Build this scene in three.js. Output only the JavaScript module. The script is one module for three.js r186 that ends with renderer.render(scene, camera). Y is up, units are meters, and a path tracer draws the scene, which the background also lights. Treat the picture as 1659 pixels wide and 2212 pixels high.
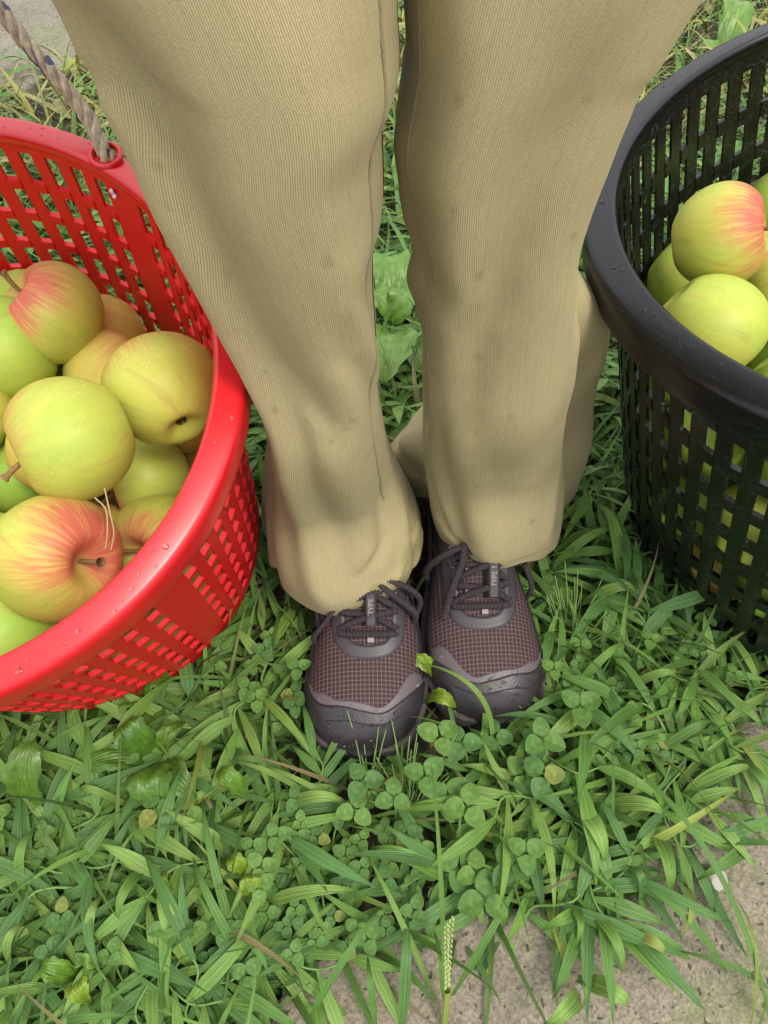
import * as THREE from 'three';
import { mergeGeometries, mergeVertices } from 'three/addons/utils/BufferGeometryUtils.js';
import { MarchingCubes } from 'three/addons/objects/MarchingCubes.js';

// ---------------------------------------------------------------- camera, sky, sun, exposure
const PITCH = 55 * Math.PI / 180, CAM_H = 0.705, FOC = 1598, IW = 1659, IH = 2212;
const scene = new THREE.Scene();
const camera = new THREE.PerspectiveCamera(2 * Math.atan(IH / 2 / FOC) * 180 / Math.PI, 3 / 4, 0.02, 400);
camera.position.set(0, CAM_H, 0);
camera.rotation.x = -PITCH;
const renderer = new THREE.WebGLRenderer({ antialias: true });
renderer.toneMapping = THREE.LinearToneMapping;
renderer.toneMappingExposure = 1.7;
renderer.shadowMap.enabled = true;
{ // even cloud cover, a little brighter towards the zenith
  const w = 64, h = 32, d = new Float32Array(w * h * 4);
  for (let j = 0; j < h; j++) for (let i = 0; i < w; i++) {
    const el = ((j + 0.5) / h - 0.5) * Math.PI, s = Math.max(0, Math.sin(el));
    const L = el > 0 ? 0.95 * (1 + 1.6 * s) / 2.0 : 0.22;
    const k = (j * w + i) * 4;
    d[k] = L * 0.985; d[k + 1] = L * 1.0; d[k + 2] = L * 1.03; d[k + 3] = 1;
  }
  const t = new THREE.DataTexture(d, w, h, THREE.RGBAFormat, THREE.FloatType);
  t.mapping = THREE.EquirectangularReflectionMapping; t.magFilter = t.minFilter = THREE.LinearFilter; t.needsUpdate = true;
  scene.background = t; scene.environment = t;
}
const sun = new THREE.DirectionalLight(0xfff5e8, 1.45);
sun.position.set(1.6, 4.2, 1.2); sun.target.position.set(0, 0.2, -0.5);
sun.castShadow = true; sun.shadow.radius = 34; sun.shadow.mapSize.set(2048, 2048);
Object.assign(sun.shadow.camera, { left: -2.5, right: 2.5, top: 2.5, bottom: -2.5, near: 0.5, far: 12 });
scene.add(sun, sun.target);

// ---------------------------------------------------------------- helpers
let seed = 20240817;
const rnd = () => { seed |= 0; seed = seed + 0x6D2B79F5 | 0; let t = Math.imul(seed ^ seed >>> 15, 1 | seed); t = t + Math.imul(t ^ t >>> 7, 61 | t) ^ t; return ((t ^ t >>> 14) >>> 0) / 4294967296; };
const rr = (a, b) => a + (b - a) * rnd();
const clamp = (x, a = 0, b = 1) => Math.min(b, Math.max(a, x));
const lerp = (a, b, t) => a + (b - a) * t;
const sstep = (a, b, x) => { const t = clamp((x - a) / (b - a)); return t * t * (3 - 2 * t); };
const V = (x, y, z) => new THREE.Vector3(x, y, z);
const SP = Math.sin(PITCH), CP = Math.cos(PITCH);
// picture position (in the 1659 x 2212 view) -> world, at a depth along the lens axis, at a height, or at a distance ahead
const ray = (px, py) => { const u = (px - IW / 2) / FOC, v = (py - IH / 2) / FOC; return V(u, -(SP + v * CP), -(CP - v * SP)); };
const atDepth = (px, py, d) => ray(px, py).multiplyScalar(d).add(V(0, CAM_H, 0));
const atY = (px, py, y) => { const r = ray(px, py); return r.multiplyScalar((y - CAM_H) / r.y).add(V(0, CAM_H, 0)); };
const atZ = (px, py, z) => { const r = ray(px, py); return r.multiplyScalar(z / r.z).add(V(0, CAM_H, 0)); };
// hashed value noise
const hash = (x, y, z = 0) => { let n = Math.imul(x | 0, 374761393) ^ Math.imul(y | 0, 668265263) ^ Math.imul(z | 0, 2147483647 - 1640531); n = Math.imul(n ^ n >>> 13, 1274126177); return ((n ^ n >>> 16) >>> 0) / 4294967296; };
const noise2 = (x, y, s = 0, per = 0) => {
  let xi = Math.floor(x), yi = Math.floor(y); const fx = x - xi, fy = y - yi, m = v => per ? ((v % per) + per) % per : v;
  const u = fx * fx * (3 - 2 * fx), v = fy * fy * (3 - 2 * fy);
  return lerp(lerp(hash(m(xi), m(yi), s), hash(m(xi + 1), m(yi), s), u), lerp(hash(m(xi), m(yi + 1), s), hash(m(xi + 1), m(yi + 1), s), u), v);
};
const fbm = (x, y, s = 0, o = 4, per = 0) => { let a = 0.5, r = 0, t = 0; for (let k = 0; k < o; k++) { r += a * noise2(x, y, s + k * 17, per); t += a; x *= 2; y *= 2; per *= 2; a *= 0.5; } return r / t; };
function dataTex(w, h, fn, srgb = true, repeat = true) {
  const d = new Uint8Array(w * h * 4);
  for (let j = 0; j < h; j++) for (let i = 0; i < w; i++) {
    const c = fn((i + 0.5) / w, (j + 0.5) / h), k = (j * w + i) * 4;
    d[k] = clamp(c[0]) * 255; d[k + 1] = clamp(c[1]) * 255; d[k + 2] = clamp(c[2]) * 255; d[k + 3] = 255;
  }
  const t = new THREE.DataTexture(d, w, h, THREE.RGBAFormat);
  t.magFilter = THREE.LinearFilter; t.minFilter = THREE.LinearMipmapLinearFilter; t.generateMipmaps = true;
  if (repeat) t.wrapS = t.wrapT = THREE.RepeatWrapping;
  if (srgb) t.colorSpace = THREE.SRGBColorSpace;
  t.needsUpdate = true; return t;
}
const taken = new Map();
const numbered = n => { const k = taken.get(n) || 0; taken.set(n, k + 1); return k ? `${n}_${String(k).padStart(3, '0')}` : n; };
function shade(o) { o.traverse(c => { if (c.isMesh) { c.castShadow = c.receiveShadow = true; } }); return o; }
function tag(o, label, category, group) { o.userData.label = label; o.userData.category = category; if (group) o.userData.group = group; return o; }
function thing(name, label, category, group) { const g = new THREE.Group(); g.name = numbered(name); tag(g, label, category, group); scene.add(g); return g; }
function part(name, geo, mat, parent) { const m = new THREE.Mesh(geo, mat); m.name = name; m.castShadow = m.receiveShadow = true; parent.add(m); return m; }
function struct(name, geo, mat) { const m = part(name, geo, mat, scene); m.userData.kind = 'structure'; return m; }
// grid of points fn(i/nu, j/nv) -> {p:Vector3, uv:[u,v]} as a mesh
function sheet(nu, nv, fn, closeU = false) {
  const pos = [], uv = [], idx = [];
  for (let j = 0; j <= nv; j++) for (let i = 0; i <= nu; i++) { const r = fn(i / nu, j / nv, i, j); pos.push(r.p.x, r.p.y, r.p.z); uv.push(r.uv[0], r.uv[1]); }
  for (let j = 0; j < nv; j++) for (let i = 0; i < nu; i++) { const a = j * (nu + 1) + i, b = a + 1, c = a + nu + 1, d = c + 1; idx.push(a, b, d, a, d, c); }
  const g = new THREE.BufferGeometry();
  g.setAttribute('position', new THREE.Float32BufferAttribute(pos, 3)); g.setAttribute('uv', new THREE.Float32BufferAttribute(uv, 2)); g.setIndex(idx);
  g.computeVertexNormals();
  if (closeU) { const n = g.attributes.normal; for (let j = 0; j <= nv; j++) { const a = j * (nu + 1), b = a + nu; const s = V(n.getX(a) + n.getX(b), n.getY(a) + n.getY(b), n.getZ(a) + n.getZ(b)).normalize(); n.setXYZ(a, s.x, s.y, s.z); n.setXYZ(b, s.x, s.y, s.z); } }
  return g;
}
// round tube along points with a radius function and optional flattening
function tube(pts, rad, nr = 8, ns = 0, closed = false, lumps = null) {
  const c = new THREE.CatmullRomCurve3(pts, closed, 'centripetal'); ns = ns || pts.length * 6;
  const fr = c.computeFrenetFrames(ns, closed), L = c.getLength();
  return sheet(nr, ns, (u, v, i, j) => {
    const p = c.getPointAt(v), r = (typeof rad === 'function' ? rad(v) : rad) * (lumps ? lumps(v * L, u * Math.PI * 2) : 1), a = u * Math.PI * 2;
    const n = fr.normals[j].clone().multiplyScalar(Math.cos(a) * r).addScaledVector(fr.binormals[j], Math.sin(a) * r);
    return { p: p.add(n), uv: [u, v * L] };
  }, true);
}
const std = (o) => new THREE.MeshStandardMaterial(o);
const phy = (o) => new THREE.MeshPhysicalMaterial(o);
const lin = (r, g, b) => new THREE.Color().setRGB(r, g, b);
const fixNormals = g => { g.computeVertexNormals(); return g; };

// ---------------------------------------------------------------- ground
const paveEdge = [[560, 2300], [590, 2200], [640, 2120], [700, 2075], [790, 2035], [880, 2005], [1000, 1985], [1110, 1975], [1230, 1960], [1320, 1915], [1365, 1840], [1430, 1770], [1500, 1690], [1560, 1610], [1610, 1540], [1680, 1460], [1780, 1400], [1950, 1360]];
const pavePoly = paveEdge.map(([x, y]) => atY(x, y, 0.01)).concat([V(1.5, 0, -0.22), V(1.5, 0, 1.4), V(-0.16, 0, 1.4), V(-0.14, 0, 0.3)]);
const inPoly = (x, z, P) => { let c = false; for (let i = 0, j = P.length - 1; i < P.length; j = i++) if ((P[i].z > z) !== (P[j].z > z) && x < (P[j].x - P[i].x) * (z - P[i].z) / (P[j].z - P[i].z) + P[i].x) c = !c; return c; };
const distPoly = (x, z, P) => { let m = 9; for (let i = 0, j = P.length - 1; i < P.length; j = i++) { const ax = P[j].x, az = P[j].z, dx = P[i].x - ax, dz = P[i].z - az; const t = clamp(((x - ax) * dx + (z - az) * dz) / (dx * dx + dz * dz + 1e-9)); m = Math.min(m, Math.hypot(x - ax - t * dx, z - az - t * dz)); } return m; };
const soilH = (x, z) => Math.abs(x) > 4 || z < -5 || z > 3 ? -0.012 : -0.012 + 0.012 * (fbm(x * 9 + 40, z * 9 + 40, 3) - 0.5) + 0.006 * (fbm(x * 50 + 90, z * 50, 5) - 0.5);
{
  const soilMap = dataTex(512, 512, (u, v) => {
    const n = fbm(u * 8, v * 8, 11, 5, 8), m = fbm(u * 64, v * 64, 21, 3, 64), k = 0.1 + 0.16 * n + 0.14 * (m - 0.5);
    const straw = Math.pow(noise2(u * 90 + 6 * n, v * 22, 31), 9) * 0.5;
    return [k * 1.18 + straw, k * 1.0 + straw * 0.9, k * 0.78 + straw * 0.6];
  });
  const bump = dataTex(512, 512, (u, v) => { const k = fbm(u * 40, v * 40, 41, 4, 40); return [k, k, k]; }, false);
  const g = sheet(220, 220, (u, v) => {
    const w = t => { const q = t * 2 - 1; return 1.5 * q + 58 * Math.pow(q, 9); };
    const x = w(u), z = -0.7 + w(v);
    return { p: V(x, soilH(x, z), z), uv: [x * 2, z * 2] };
  });
  struct('ground', g, std({ map: soilMap, bumpMap: bump, bumpScale: 0.006, roughness: 0.95 }));

  const cm = dataTex(1024, 1024, (u, v) => {
    const a = fbm(u * 5, v * 5, 51, 5, 5), b = noise2(u * 190, v * 190, 61, 190), c = noise2(u * 400, v * 400, 71, 400), e = fbm(u * 24, v * 24, 81, 3, 24);
    let k = 0.6 + 0.16 * (a - 0.5) + 0.14 * (b - 0.5) + 0.12 * (c - 0.5);
    const dark = noise2(u * 120, v * 120, 91, 120) > 0.9 ? -0.24 : 0, moss = sstep(0.56, 0.7, a) * 0.5 + sstep(0.6, 0.75, e) * 0.3;
    k += dark;
    return [k * lerp(1.02, 0.8, moss), k * lerp(0.955, 0.84, moss), k * lerp(0.86, 0.6, moss)];
  });
  const cb = dataTex(1024, 1024, (u, v) => { const k = 0.5 * fbm(u * 18, v * 18, 101, 4, 18) + 0.3 * noise2(u * 190, v * 190, 61, 190) + 0.2 * noise2(u * 400, v * 400, 71, 400); return [k, k, k]; }, false);
  const concrete = std({ color: lin(0.70, 0.70, 0.64), map: cm, bumpMap: cb, bumpScale: 0.0022, roughness: 0.9 });
  const slab = (poly, name, mat = concrete) => {
    const s = new THREE.Shape(poly.map(p => new THREE.Vector2(p.x, -p.z)));
    const eg = new THREE.ExtrudeGeometry(s, { depth: 0.03, bevelEnabled: true, bevelThickness: 0.006, bevelSize: 0.006, bevelSegments: 3 });
    eg.rotateX(-Math.PI / 2); eg.translate(0, -0.03, 0);
    const uv = eg.attributes.uv, q = eg.attributes.position; for (let i = 0; i < uv.count; i++) uv.setXY(i, q.getX(i) * 2.2, q.getZ(i) * 2.2);
    return struct(name, eg, mat);
  };
  const wob = (P, s) => { const out = []; const c = new THREE.CatmullRomCurve3(P, true, 'catmullrom', 0.1); for (let i = 0; i < 160; i++) { const p = c.getPointAt(i / 160); p.x += 0.012 * (fbm(p.x * 30, p.z * 30, s) - 0.5); p.z += 0.012 * (fbm(p.z * 30, p.x * 30, s + 5) - 0.5); out.push(p); } return out; };
  slab(wob(pavePoly, 7), 'pavement');
  const far = [[-420, -30], [-200, 150], [-60, 178], [40, 190], [100, 150], [190, 120], [300, 40], [330, -60]].map(([x, y]) => atY(x, y, 0.01)).concat([V(-0.9, 0, -3.6), V(-3.2, 0, -3.4)]);
  const oldConcrete = concrete.clone(); oldConcrete.color = lin(0.6, 0.62, 0.6);
  slab(wob(far, 9), 'pavement_001', oldConcrete);
  scene.userData.far = far;
}
const farPave = scene.userData.far; delete scene.userData.far;

// ---------------------------------------------------------------- baskets
function makeBasket(o) {
  const g = thing('basket', o.label, 'basket', 'plastic fruit baskets');
  const up = V(...o.up).normalize();
  g.quaternion.setFromUnitVectors(V(0, 1, 0), up);
  g.rotateY(o.turn || 0);
  const { R, rb, h } = o, T = 0.003;
  g.position.copy(V(...o.rim)).addScaledVector(up, -h);
  const radAt = y => lerp(rb, R, y / h);                       // inside radius of the wall
  const pt = (a, y, off) => V(Math.cos(a) * (radAt(y) + off), y, Math.sin(a) * (radAt(y) + off));
  // closed curved plate between two angles, two heights, two offsets
  const plate = (a0, a1, y0, y1, o0, o1, n = 1) => {
    const P = [], I = [];
    for (let k = 0; k <= n; k++) { const a = lerp(a0, a1, k / n); P.push(pt(a, y0, o0), pt(a, y0, o1), pt(a, y1, o1), pt(a, y1, o0)); }
    for (let k = 0; k < n; k++) for (let e = 0; e < 4; e++) { const a = k * 4 + e, b = k * 4 + (e + 1) % 4, c = a + 4, d = b + 4; I.push(a, b, d, a, d, c); }
    const m = n * 4; I.push(0, 2, 1, 0, 3, 2, m, m + 1, m + 2, m, m + 2, m + 3);
    const b = new THREE.BufferGeometry(); b.setAttribute('position', new THREE.Float32BufferAttribute(P.flatMap(p => [p.x, p.y, p.z]), 3));
    b.setIndex(I); const f = b.toNonIndexed();
    const q = f.attributes.position, uv = []; for (let i = 0; i < q.count; i++) uv.push(Math.atan2(q.getZ(i), q.getX(i)) * R, q.getY(i));
    f.setAttribute('uv', new THREE.Float32BufferAttribute(uv, 2)); return fixNormals(f);
  };
  const y0 = o.bottomBand, y1 = h - o.topBand, wall = [];
  wall.push(plate(0, Math.PI * 2 - 1e-4, 0, y0, 0, T, 96), plate(0, Math.PI * 2 - 1e-4, y1, h - 0.004, 0, T, 96));
  const da = Math.PI * 2 / o.cols;
  let slot = 0;
  for (let i = 0; i < o.cols; i++) {
    const wide = o.wideEvery && i % o.wideEvery === 0;
    const a = i * da, w = wide ? 1 : o.slat;                    // slat takes this share of the pitch
    wall.push(plate(a, a + da * w, y0 - 0.0005, y1 + 0.0005, 0.0002, T - 0.0002, wide ? 3 : 2));
    if (wide) continue;
    for (let j = 1; j < o.rows; j++) {
      const y = lerp(y0, y1, j / o.rows), hh = o.rib / 2;
      wall.push(plate(a + da * w - 0.0008, a + da + 0.0008, y - hh, y + hh, -0.0006, T + 0.0006, 1));
    }
  }
  part('wall', mergeGeometries(wall), o.mat, g);
  // floor of the basket with slots left between its bars
  const fl = [new THREE.RingGeometry(rb * 0.86, rb + T * 0.5, 72, 1).rotateX(-Math.PI / 2), new THREE.RingGeometry(rb * 0.42, rb * 0.52, 48, 1).rotateX(-Math.PI / 2), new THREE.CircleGeometry(rb * 0.14, 32).rotateX(-Math.PI / 2)];
  for (let k = 0; k < 20; k++) { const b = new THREE.BoxGeometry(rb * 0.84, 0.004, 0.011); b.translate(rb * 0.46, -0.001, 0); b.rotateY(k * Math.PI / 10); fl.push(b); }
  part('base', mergeGeometries(fl.map(x => x.toNonIndexed())), o.mat, g);
  // rim: inner bead, gently falling top face, rolled outer lip
  const pr = o.profile.map(([r, y]) => new THREE.Vector2(R + r, h + y));
  const lg = new THREE.LatheGeometry(pr, 160);
  part('rim', lg, o.rimMat || o.mat, g);
  g.userData.frame = { R, rb, h };
  return g;
}
const scuff = (s, base, amt) => dataTex(1024, 1024, (u, v) => {
  let k = 1, sc = 0;
  const n = fbm(u * 10, v * 10, s, 4, 10), dust = sstep(0.5, 0.8, fbm(u * 40, v * 40, s + 3, 3, 40)) * sstep(0.4, 0.65, n);
  return [base[0] + amt * dust, base[1] + amt * dust, base[2] + amt * dust];
});
function scratchTex(s, base, line, count) {                     // canvas of fine scratches and dust
  const c = document.createElement('canvas'); c.width = c.height = 1024; const x = c.getContext('2d');
  x.fillStyle = base; x.fillRect(0, 0, 1024, 1024);
  const r0 = seed; seed = s;
  for (let k = 0; k < count; k++) {
    const px = rr(0, 1024), py = rr(0, 1024), a = rr(0, 6.28), l = rr(4, 46) * (rnd() < 0.08 ? 3 : 1);
    x.strokeStyle = line; x.globalAlpha = rr(0.05, 0.4); x.lineWidth = rr(0.5, 1.6);
    x.beginPath(); x.moveTo(px, py); x.quadraticCurveTo(px + Math.cos(a) * l * 0.5 + rr(-4, 4), py + Math.sin(a) * l * 0.5 + rr(-4, 4), px + Math.cos(a) * l, py + Math.sin(a) * l); x.stroke();
  }
  for (let k = 0; k < count * 2; k++) { x.globalAlpha = rr(0.05, 0.5); x.fillStyle = line; const q = rr(0.5, 1.8); x.fillRect(rr(0, 1024), rr(0, 1024), q, q); }
  seed = r0; x.globalAlpha = 1;
  const t = new THREE.CanvasTexture(c); t.colorSpace = THREE.SRGBColorSpace; t.wrapS = t.wrapT = THREE.RepeatWrapping; t.repeat.set(4, 4); return t;
}
const redMap = scratchTex(71, '#d0101a', '#d8606a', 500), blackMap = scratchTex(72, '#060709', '#c4c8d2', 5200);
const rimScratch = (s, b, l, n) => { const t = scratchTex(s, b, l, n); t.repeat.set(6, 1); return t; };
const redMat = phy({ map: redMap, roughness: 0.42, specularIntensity: 0.9 });
const redRim = phy({ map: rimScratch(73, '#c80d1b', '#d2505c', 320), roughness: 0.3, clearcoat: 0.2, clearcoatRoughness: 0.3 });
const blackMat = phy({ map: blackMap, roughness: 0.32 });
const blackRim = phy({ map: rimScratch(74, '#090a0d', '#8d9096', 1500), roughness: 0.3, specularIntensity: 0.8 });
const rimProfile = [[0.0005, -0.012], [-0.001, -0.008], [-0.0012, -0.003], [-0.0004, -0.0006], [0.0012, 0.0006], [0.003, 0.0008], [0.009, -0.0004], [0.0145, -0.0016], [0.0172, -0.0026], [0.0188, -0.0044], [0.0196, -0.007], [0.02, -0.013], [0.0204, -0.020], [0.0202, -0.0255], [0.0192, -0.0268], [0.018, -0.026], [0.0178, -0.02], [0.0168, -0.0075], [0.015, -0.0048], [0.0045, -0.003], [0.0035, -0.005], [0.0032, -0.014]];
const redBasket = makeBasket({ label: 'red plastic basket with rope handle, full of apples, leaning on a trouser leg', R: 0.192, rb: 0.178, h: 0.337, rim: [-0.298, 0.3815, -0.329], up: [0.044, 1, 0.298], turn: -0.55, cols: 60, wideEvery: 15, slat: 0.5, rows: 9, rib: 0.0085, bottomBand: 0.022, topBand: 0.014, mat: redMat, rimMat: redRim, profile: rimProfile });
const blackBasket = makeBasket({ label: 'scuffed black plastic basket of apples with no rope in sight', R: 0.242, rb: 0.228, h: 0.386, rim: [0.411, 0.43, -0.485], up: [-0.258, 1, 0.013], turn: 0.072, cols: 64, wideEvery: 0, slat: 0.59, rows: 8, rib: 0.0145, bottomBand: 0.018, topBand: 0.024, mat: blackMat, rimMat: blackRim, profile: rimProfile.map(([r, y]) => [r > 0 ? r * 1.3 : r, y * 1.15]) });
for (const b of [redBasket, blackBasket]) b.updateMatrixWorld(true);

// rope handle of the red basket: three twisted strands from one rim eyelet to the next
{
  const toLocal = p => redBasket.worldToLocal(p.clone());
  const rimPt = (px, py) => { // meet the rim plane
    const n = V(0, 1, 0).applyQuaternion(redBasket.quaternion), c = V(-0.298, 0.3815, -0.329), r = ray(px, py), o = V(0, CAM_H, 0);
    return o.clone().addScaledVector(r, c.clone().sub(o).dot(n) / r.dot(n));
  };
  const A = toLocal(rimPt(238, 328)), B = V(A.x - 0.16, A.y, A.z - 0.02);
  const rA = 0.2025, fixR = p => { const k = rA / Math.hypot(p.x, p.z); p.x *= k; p.z *= k; p.y = redBasket.userData.frame.h; return p; };
  fixR(A); fixR(B);
  const q = (px, py, d) => toLocal(atDepth(px, py, d));
  const dA = Math.abs(rimPt(238, 328).y - CAM_H) / Math.abs(ray(238, 328).y);
  const path = [A.clone().add(V(0, -0.03, 0)), A.clone().add(V(0, 0.002, 0)), q(190, 255, dA * 0.985), q(120, 165, dA * 0.965), q(50, 85, dA * 0.945), q(-20, -5, dA * 0.925), q(-120, -110, dA * 0.92), q(-240, -120, dA * 0.94), q(-330, 20, dA * 0.97), B.clone().add(V(0, 0.03, 0)), B.clone().add(V(0, -0.03, 0))];
  const c = new THREE.CatmullRomCurve3(path, false, 'centripetal'), L = c.getLength(), N = 260, fr = c.computeFrenetFrames(N);
  const fleck = dataTex(64, 512, (u, v) => {
    const f = fbm(u * 6, v * 60, 131, 3), n = noise2(u * 30, v * 30, 133);
    const blue = noise2(u * 2.2 + 3, v * 26, 137) > 0.8 ? 1 : 0, k = 0.62 + 0.34 * (f - 0.4) + 0.12 * (n - 0.5);
    return blue ? [0.3, 0.32, 0.4] : [k * 1.02, k * 0.92, k * 0.78];
  });
  fleck.repeat.set(1, 4);
  const ropeMat = std({ map: fleck, bumpMap: fleck, bumpScale: 0.0015, roughness: 0.95 });
  const handle = new THREE.Group(); handle.name = 'rope_handle'; redBasket.add(handle);
  for (let s = 0; s < 3; s++) {
    const pts = []; for (let k = 0; k <= N; k++) { const t = k / N, a = t * L / 0.034 * Math.PI * 2 + s * Math.PI * 2 / 3, p = c.getPointAt(t); p.addScaledVector(fr.normals[k], Math.cos(a) * 0.0025).addScaledVector(fr.binormals[k], Math.sin(a) * 0.0025); pts.push(p); }
    part('strand', tube(pts, 0.0031, 8, 400, false, (l, a) => 1 + 0.07 * Math.sin(l * 1400 + a * 2)), ropeMat, handle);
  }
  for (const p of [A, B]) { const e = new THREE.TorusGeometry(0.0098, 0.0022, 10, 28); e.rotateX(Math.PI / 2); e.translate(p.x, p.y + 0.0005, p.z); part('eyelet', e, redRim, redBasket); }
  // scrap of white and blue label caught on the wall
  const sc = new THREE.BoxGeometry(0.006, 0.005, 0.0008, 3, 3, 1), sp = sc.attributes.position; for (let i = 0; i < sp.count; i++) sp.setZ(i, sp.getZ(i) + 0.001 * Math.sin(sp.getX(i) * 900));
  const cc = document.createElement('canvas'); cc.width = cc.height = 32; const x = cc.getContext('2d'); x.fillStyle = '#e8e6ee'; x.fillRect(0, 0, 32, 32); x.fillStyle = '#6a78c8'; x.fillRect(9, 6, 13, 18);
  const sm = part('label_scrap', fixNormals(sc), std({ map: Object.assign(new THREE.CanvasTexture(cc), { colorSpace: THREE.SRGBColorSpace }), roughness: 0.8 }), redBasket);
  const w = toLocal(atDepth(247, 415, dA * 1.02)); const rad = redBasket.userData.frame, ra = lerp(rad.rb, rad.R, w.y / rad.h) - 0.002, k = ra / Math.hypot(w.x, w.z);
  sm.position.set(w.x * k, w.y, w.z * k); sm.rotation.y = Math.atan2(w.x, w.z); sm.rotation.z = 0.5;
}
// rain drops on the rims
{
  const water = phy({ color: 0xffffff, transmission: 1, roughness: 0.02, ior: 1.33, thickness: 0.002 });
  const dg = new THREE.SphereGeometry(1, 10, 6, 0, Math.PI * 2, 0, Math.PI / 2);
  for (const [b, n] of [[redBasket, 130], [blackBasket, 150]]) {
    const { R, h } = b.userData.frame, k = b === redBasket ? 1 : 1.15, gs = [];
    for (let i = 0; i < n; i++) {
      const a = rr(0, 6.283), t = rr(0.004, 0.0145) * k, y = h + lerp(0.0008, -0.0018, (t / k - 0.003) / 0.0115) * k - 0.0001, s = rr(0.0005, 0.0016) * (rnd() < 0.15 ? 1.6 : 1);
      gs.push(dg.clone().scale(s * rr(0.8, 1.4), s * 0.5, s).rotateY(rr(0, 3)).translate(Math.cos(a) * (R + t), y, Math.sin(a) * (R + t)));
    }
    const m = part('water_drops', mergeGeometries(gs), water, b); m.userData.kind = 'stuff';
  }
}

// ---------------------------------------------------------------- apples
const appleMaps = [];
function appleTex(s, o) { // u runs round the apple, v from calyx (0) to stem (1)
  return dataTex(1024, 256, (u, v) => {
    const px = Math.cos(u * 6.2832), py = Math.sin(u * 6.2832);
    const n = fbm(px * 2 + 5, py * 2 + v * 3 + 5, s, 4), fine = fbm(px * 9 + 20, py * 9 + v * 14, s + 9, 3);
    const side = 0.5 + 0.5 * Math.cos((u - 0.25) * 6.2832);
    // ground colour from green to yellow
    const yel = clamp(o.yellow + 0.5 * (n - 0.5) + 0.25 * (side - 0.5));
    let c = [lerp(0.59, 0.81, yel), lerp(0.725, 0.745, yel), lerp(0.29, 0.35, yel)];
    // orange and red flush with streaks that run from stem to calyx
    const str = noise2(u * 150 + 4 * n, v * 5, s + 21) * 0.5 + noise2(u * 340 + 3 * n, v * 10, s + 31) * 0.5;
    const reach = sstep(o.low, 1.0, v + 0.28 * (n - 0.5));
    const flush = clamp(reach * (0.35 + 0.9 * side) * o.red), st = clamp(flush * 1.4 * sstep(0.4, 0.8, str + 0.2 * flush));
    const add = (k, q) => { c = [lerp(c[0], q[0], k), lerp(c[1], q[1], k), lerp(c[2], q[2], k)]; };
    add(flush * 0.6, [0.85, 0.60, 0.38]); add(clamp(flush * flush * 0.38 + st * 0.5), [0.74, 0.36, 0.31]);
    const rus = sstep(0.66, 0.8, fbm(px * 5 + 40, py * 5 + v * 7, s + 61, 3)) * 0.3; add(rus, [0.64, 0.56, 0.3]);
    add(sstep(0.955, 0.99, v) * 0.6, [0.66, 0.6, 0.33]); add(sstep(0.03, 0.0, v), [0.22, 0.16, 0.09]);
    const len = hash(Math.floor(u * 200), Math.floor(v * 90), s + 51) > 0.97 ? 0.055 : 0, k = 1 + 0.06 * (fine - 0.5) + len;
    return [c[0] * k, c[1] * k, c[2] * k];
  });
}
const appleMats = [[1, 0.55, 0.45, 0.95], [2, 0.3, 0.62, 0.75], [3, 0.75, 0.5, 0.8], [4, 0.2, 0.85, 0.25], [5, 0.5, 0.4, 1.25], [6, 0.95, 0.3, 0.5], [7, 0.5, 0.9, 0.1]].map(([s, y, l, r]) => phy({ map: appleTex(s * 100, { yellow: y, low: l, red: r }), roughness: 0.46, specularIntensity: 0.55, sheen: 0.15, sheenRoughness: 0.5 }));
const stemMap = dataTex(32, 64, (u, v) => { const n = fbm(u * 8, v * 20, 151, 3); return [0.42 + 0.2 * n, 0.33 + 0.16 * n, 0.19 + 0.1 * n]; });
const stemMat = std({ map: stemMap, roughness: 0.85 }), calyxMat = std({ color: lin(0.07, 0.045, 0.025), roughness: 1 });
const appleGeos = [];
for (let k = 0; k < 4; k++) {
  const squat = [0.9, 0.94, 0.87, 0.92][k];
  appleGeos.push(sheet(56, 40, (u, v) => {
    const t = (v - 0.5) * Math.PI, a = u * Math.PI * 2;                       // t: -pi/2 calyx ... pi/2 stem
    const rib = 1 + 0.018 * Math.cos(5 * a + k) * (0.4 - 0.6 * Math.sin(t)) + 0.014 * Math.cos(2 * a + k * 2) + 0.008 * Math.cos(3 * a + k);
    const r = Math.pow(Math.cos(t), 0.86) * (1 + 0.07 * Math.sin(t)) * rib;
    let y = Math.sin(t) * squat;
    const q = Math.cos(t); y -= 0.36 * Math.exp(-q * q / 0.055) * (t > 0 ? 1 : 0); y += 0.26 * Math.exp(-q * q / 0.045) * (t < 0 ? 1 : 0);
    return { p: V(Math.cos(a) * r, y, Math.sin(a) * r), uv: [u, v] };
  }, true));
}
const stemGeos = [0, 1, 2].map(k => tube([V(0, 0.42, 0), V(0.02, 0.62, 0.01), V(0.07 + 0.05 * k, 0.9, 0.02), V(0.16 + 0.08 * k, 1.16, 0.03)], v => lerp(0.036, 0.056, v * v) + (v > 0.93 ? 0.02 : 0), 8, 22));
const calyxGeo = mergeGeometries([0, 1, 2, 3, 4].map(k => new THREE.ConeGeometry(0.035, 0.12, 4).rotateZ(0.5).translate(0.05, -0.66, 0).rotateY(k * 1.257)));
function apple(p, r, axis, spin, mat, label, group, k = 0, stem = true) {
  const a = thing('apple', label, 'apple', group); a.position.copy(p); a.scale.setScalar(r);
  a.quaternion.setFromUnitVectors(V(0, 1, 0), V(...axis).normalize()); a.rotateY(spin);
  part('skin', appleGeos[k % 4], appleMats[mat], a);
  if (stem) part('stem', stemGeos[k % 3], stemMat, a);
  part('calyx', calyxGeo, calyxMat, a);
  return a;
}
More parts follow.
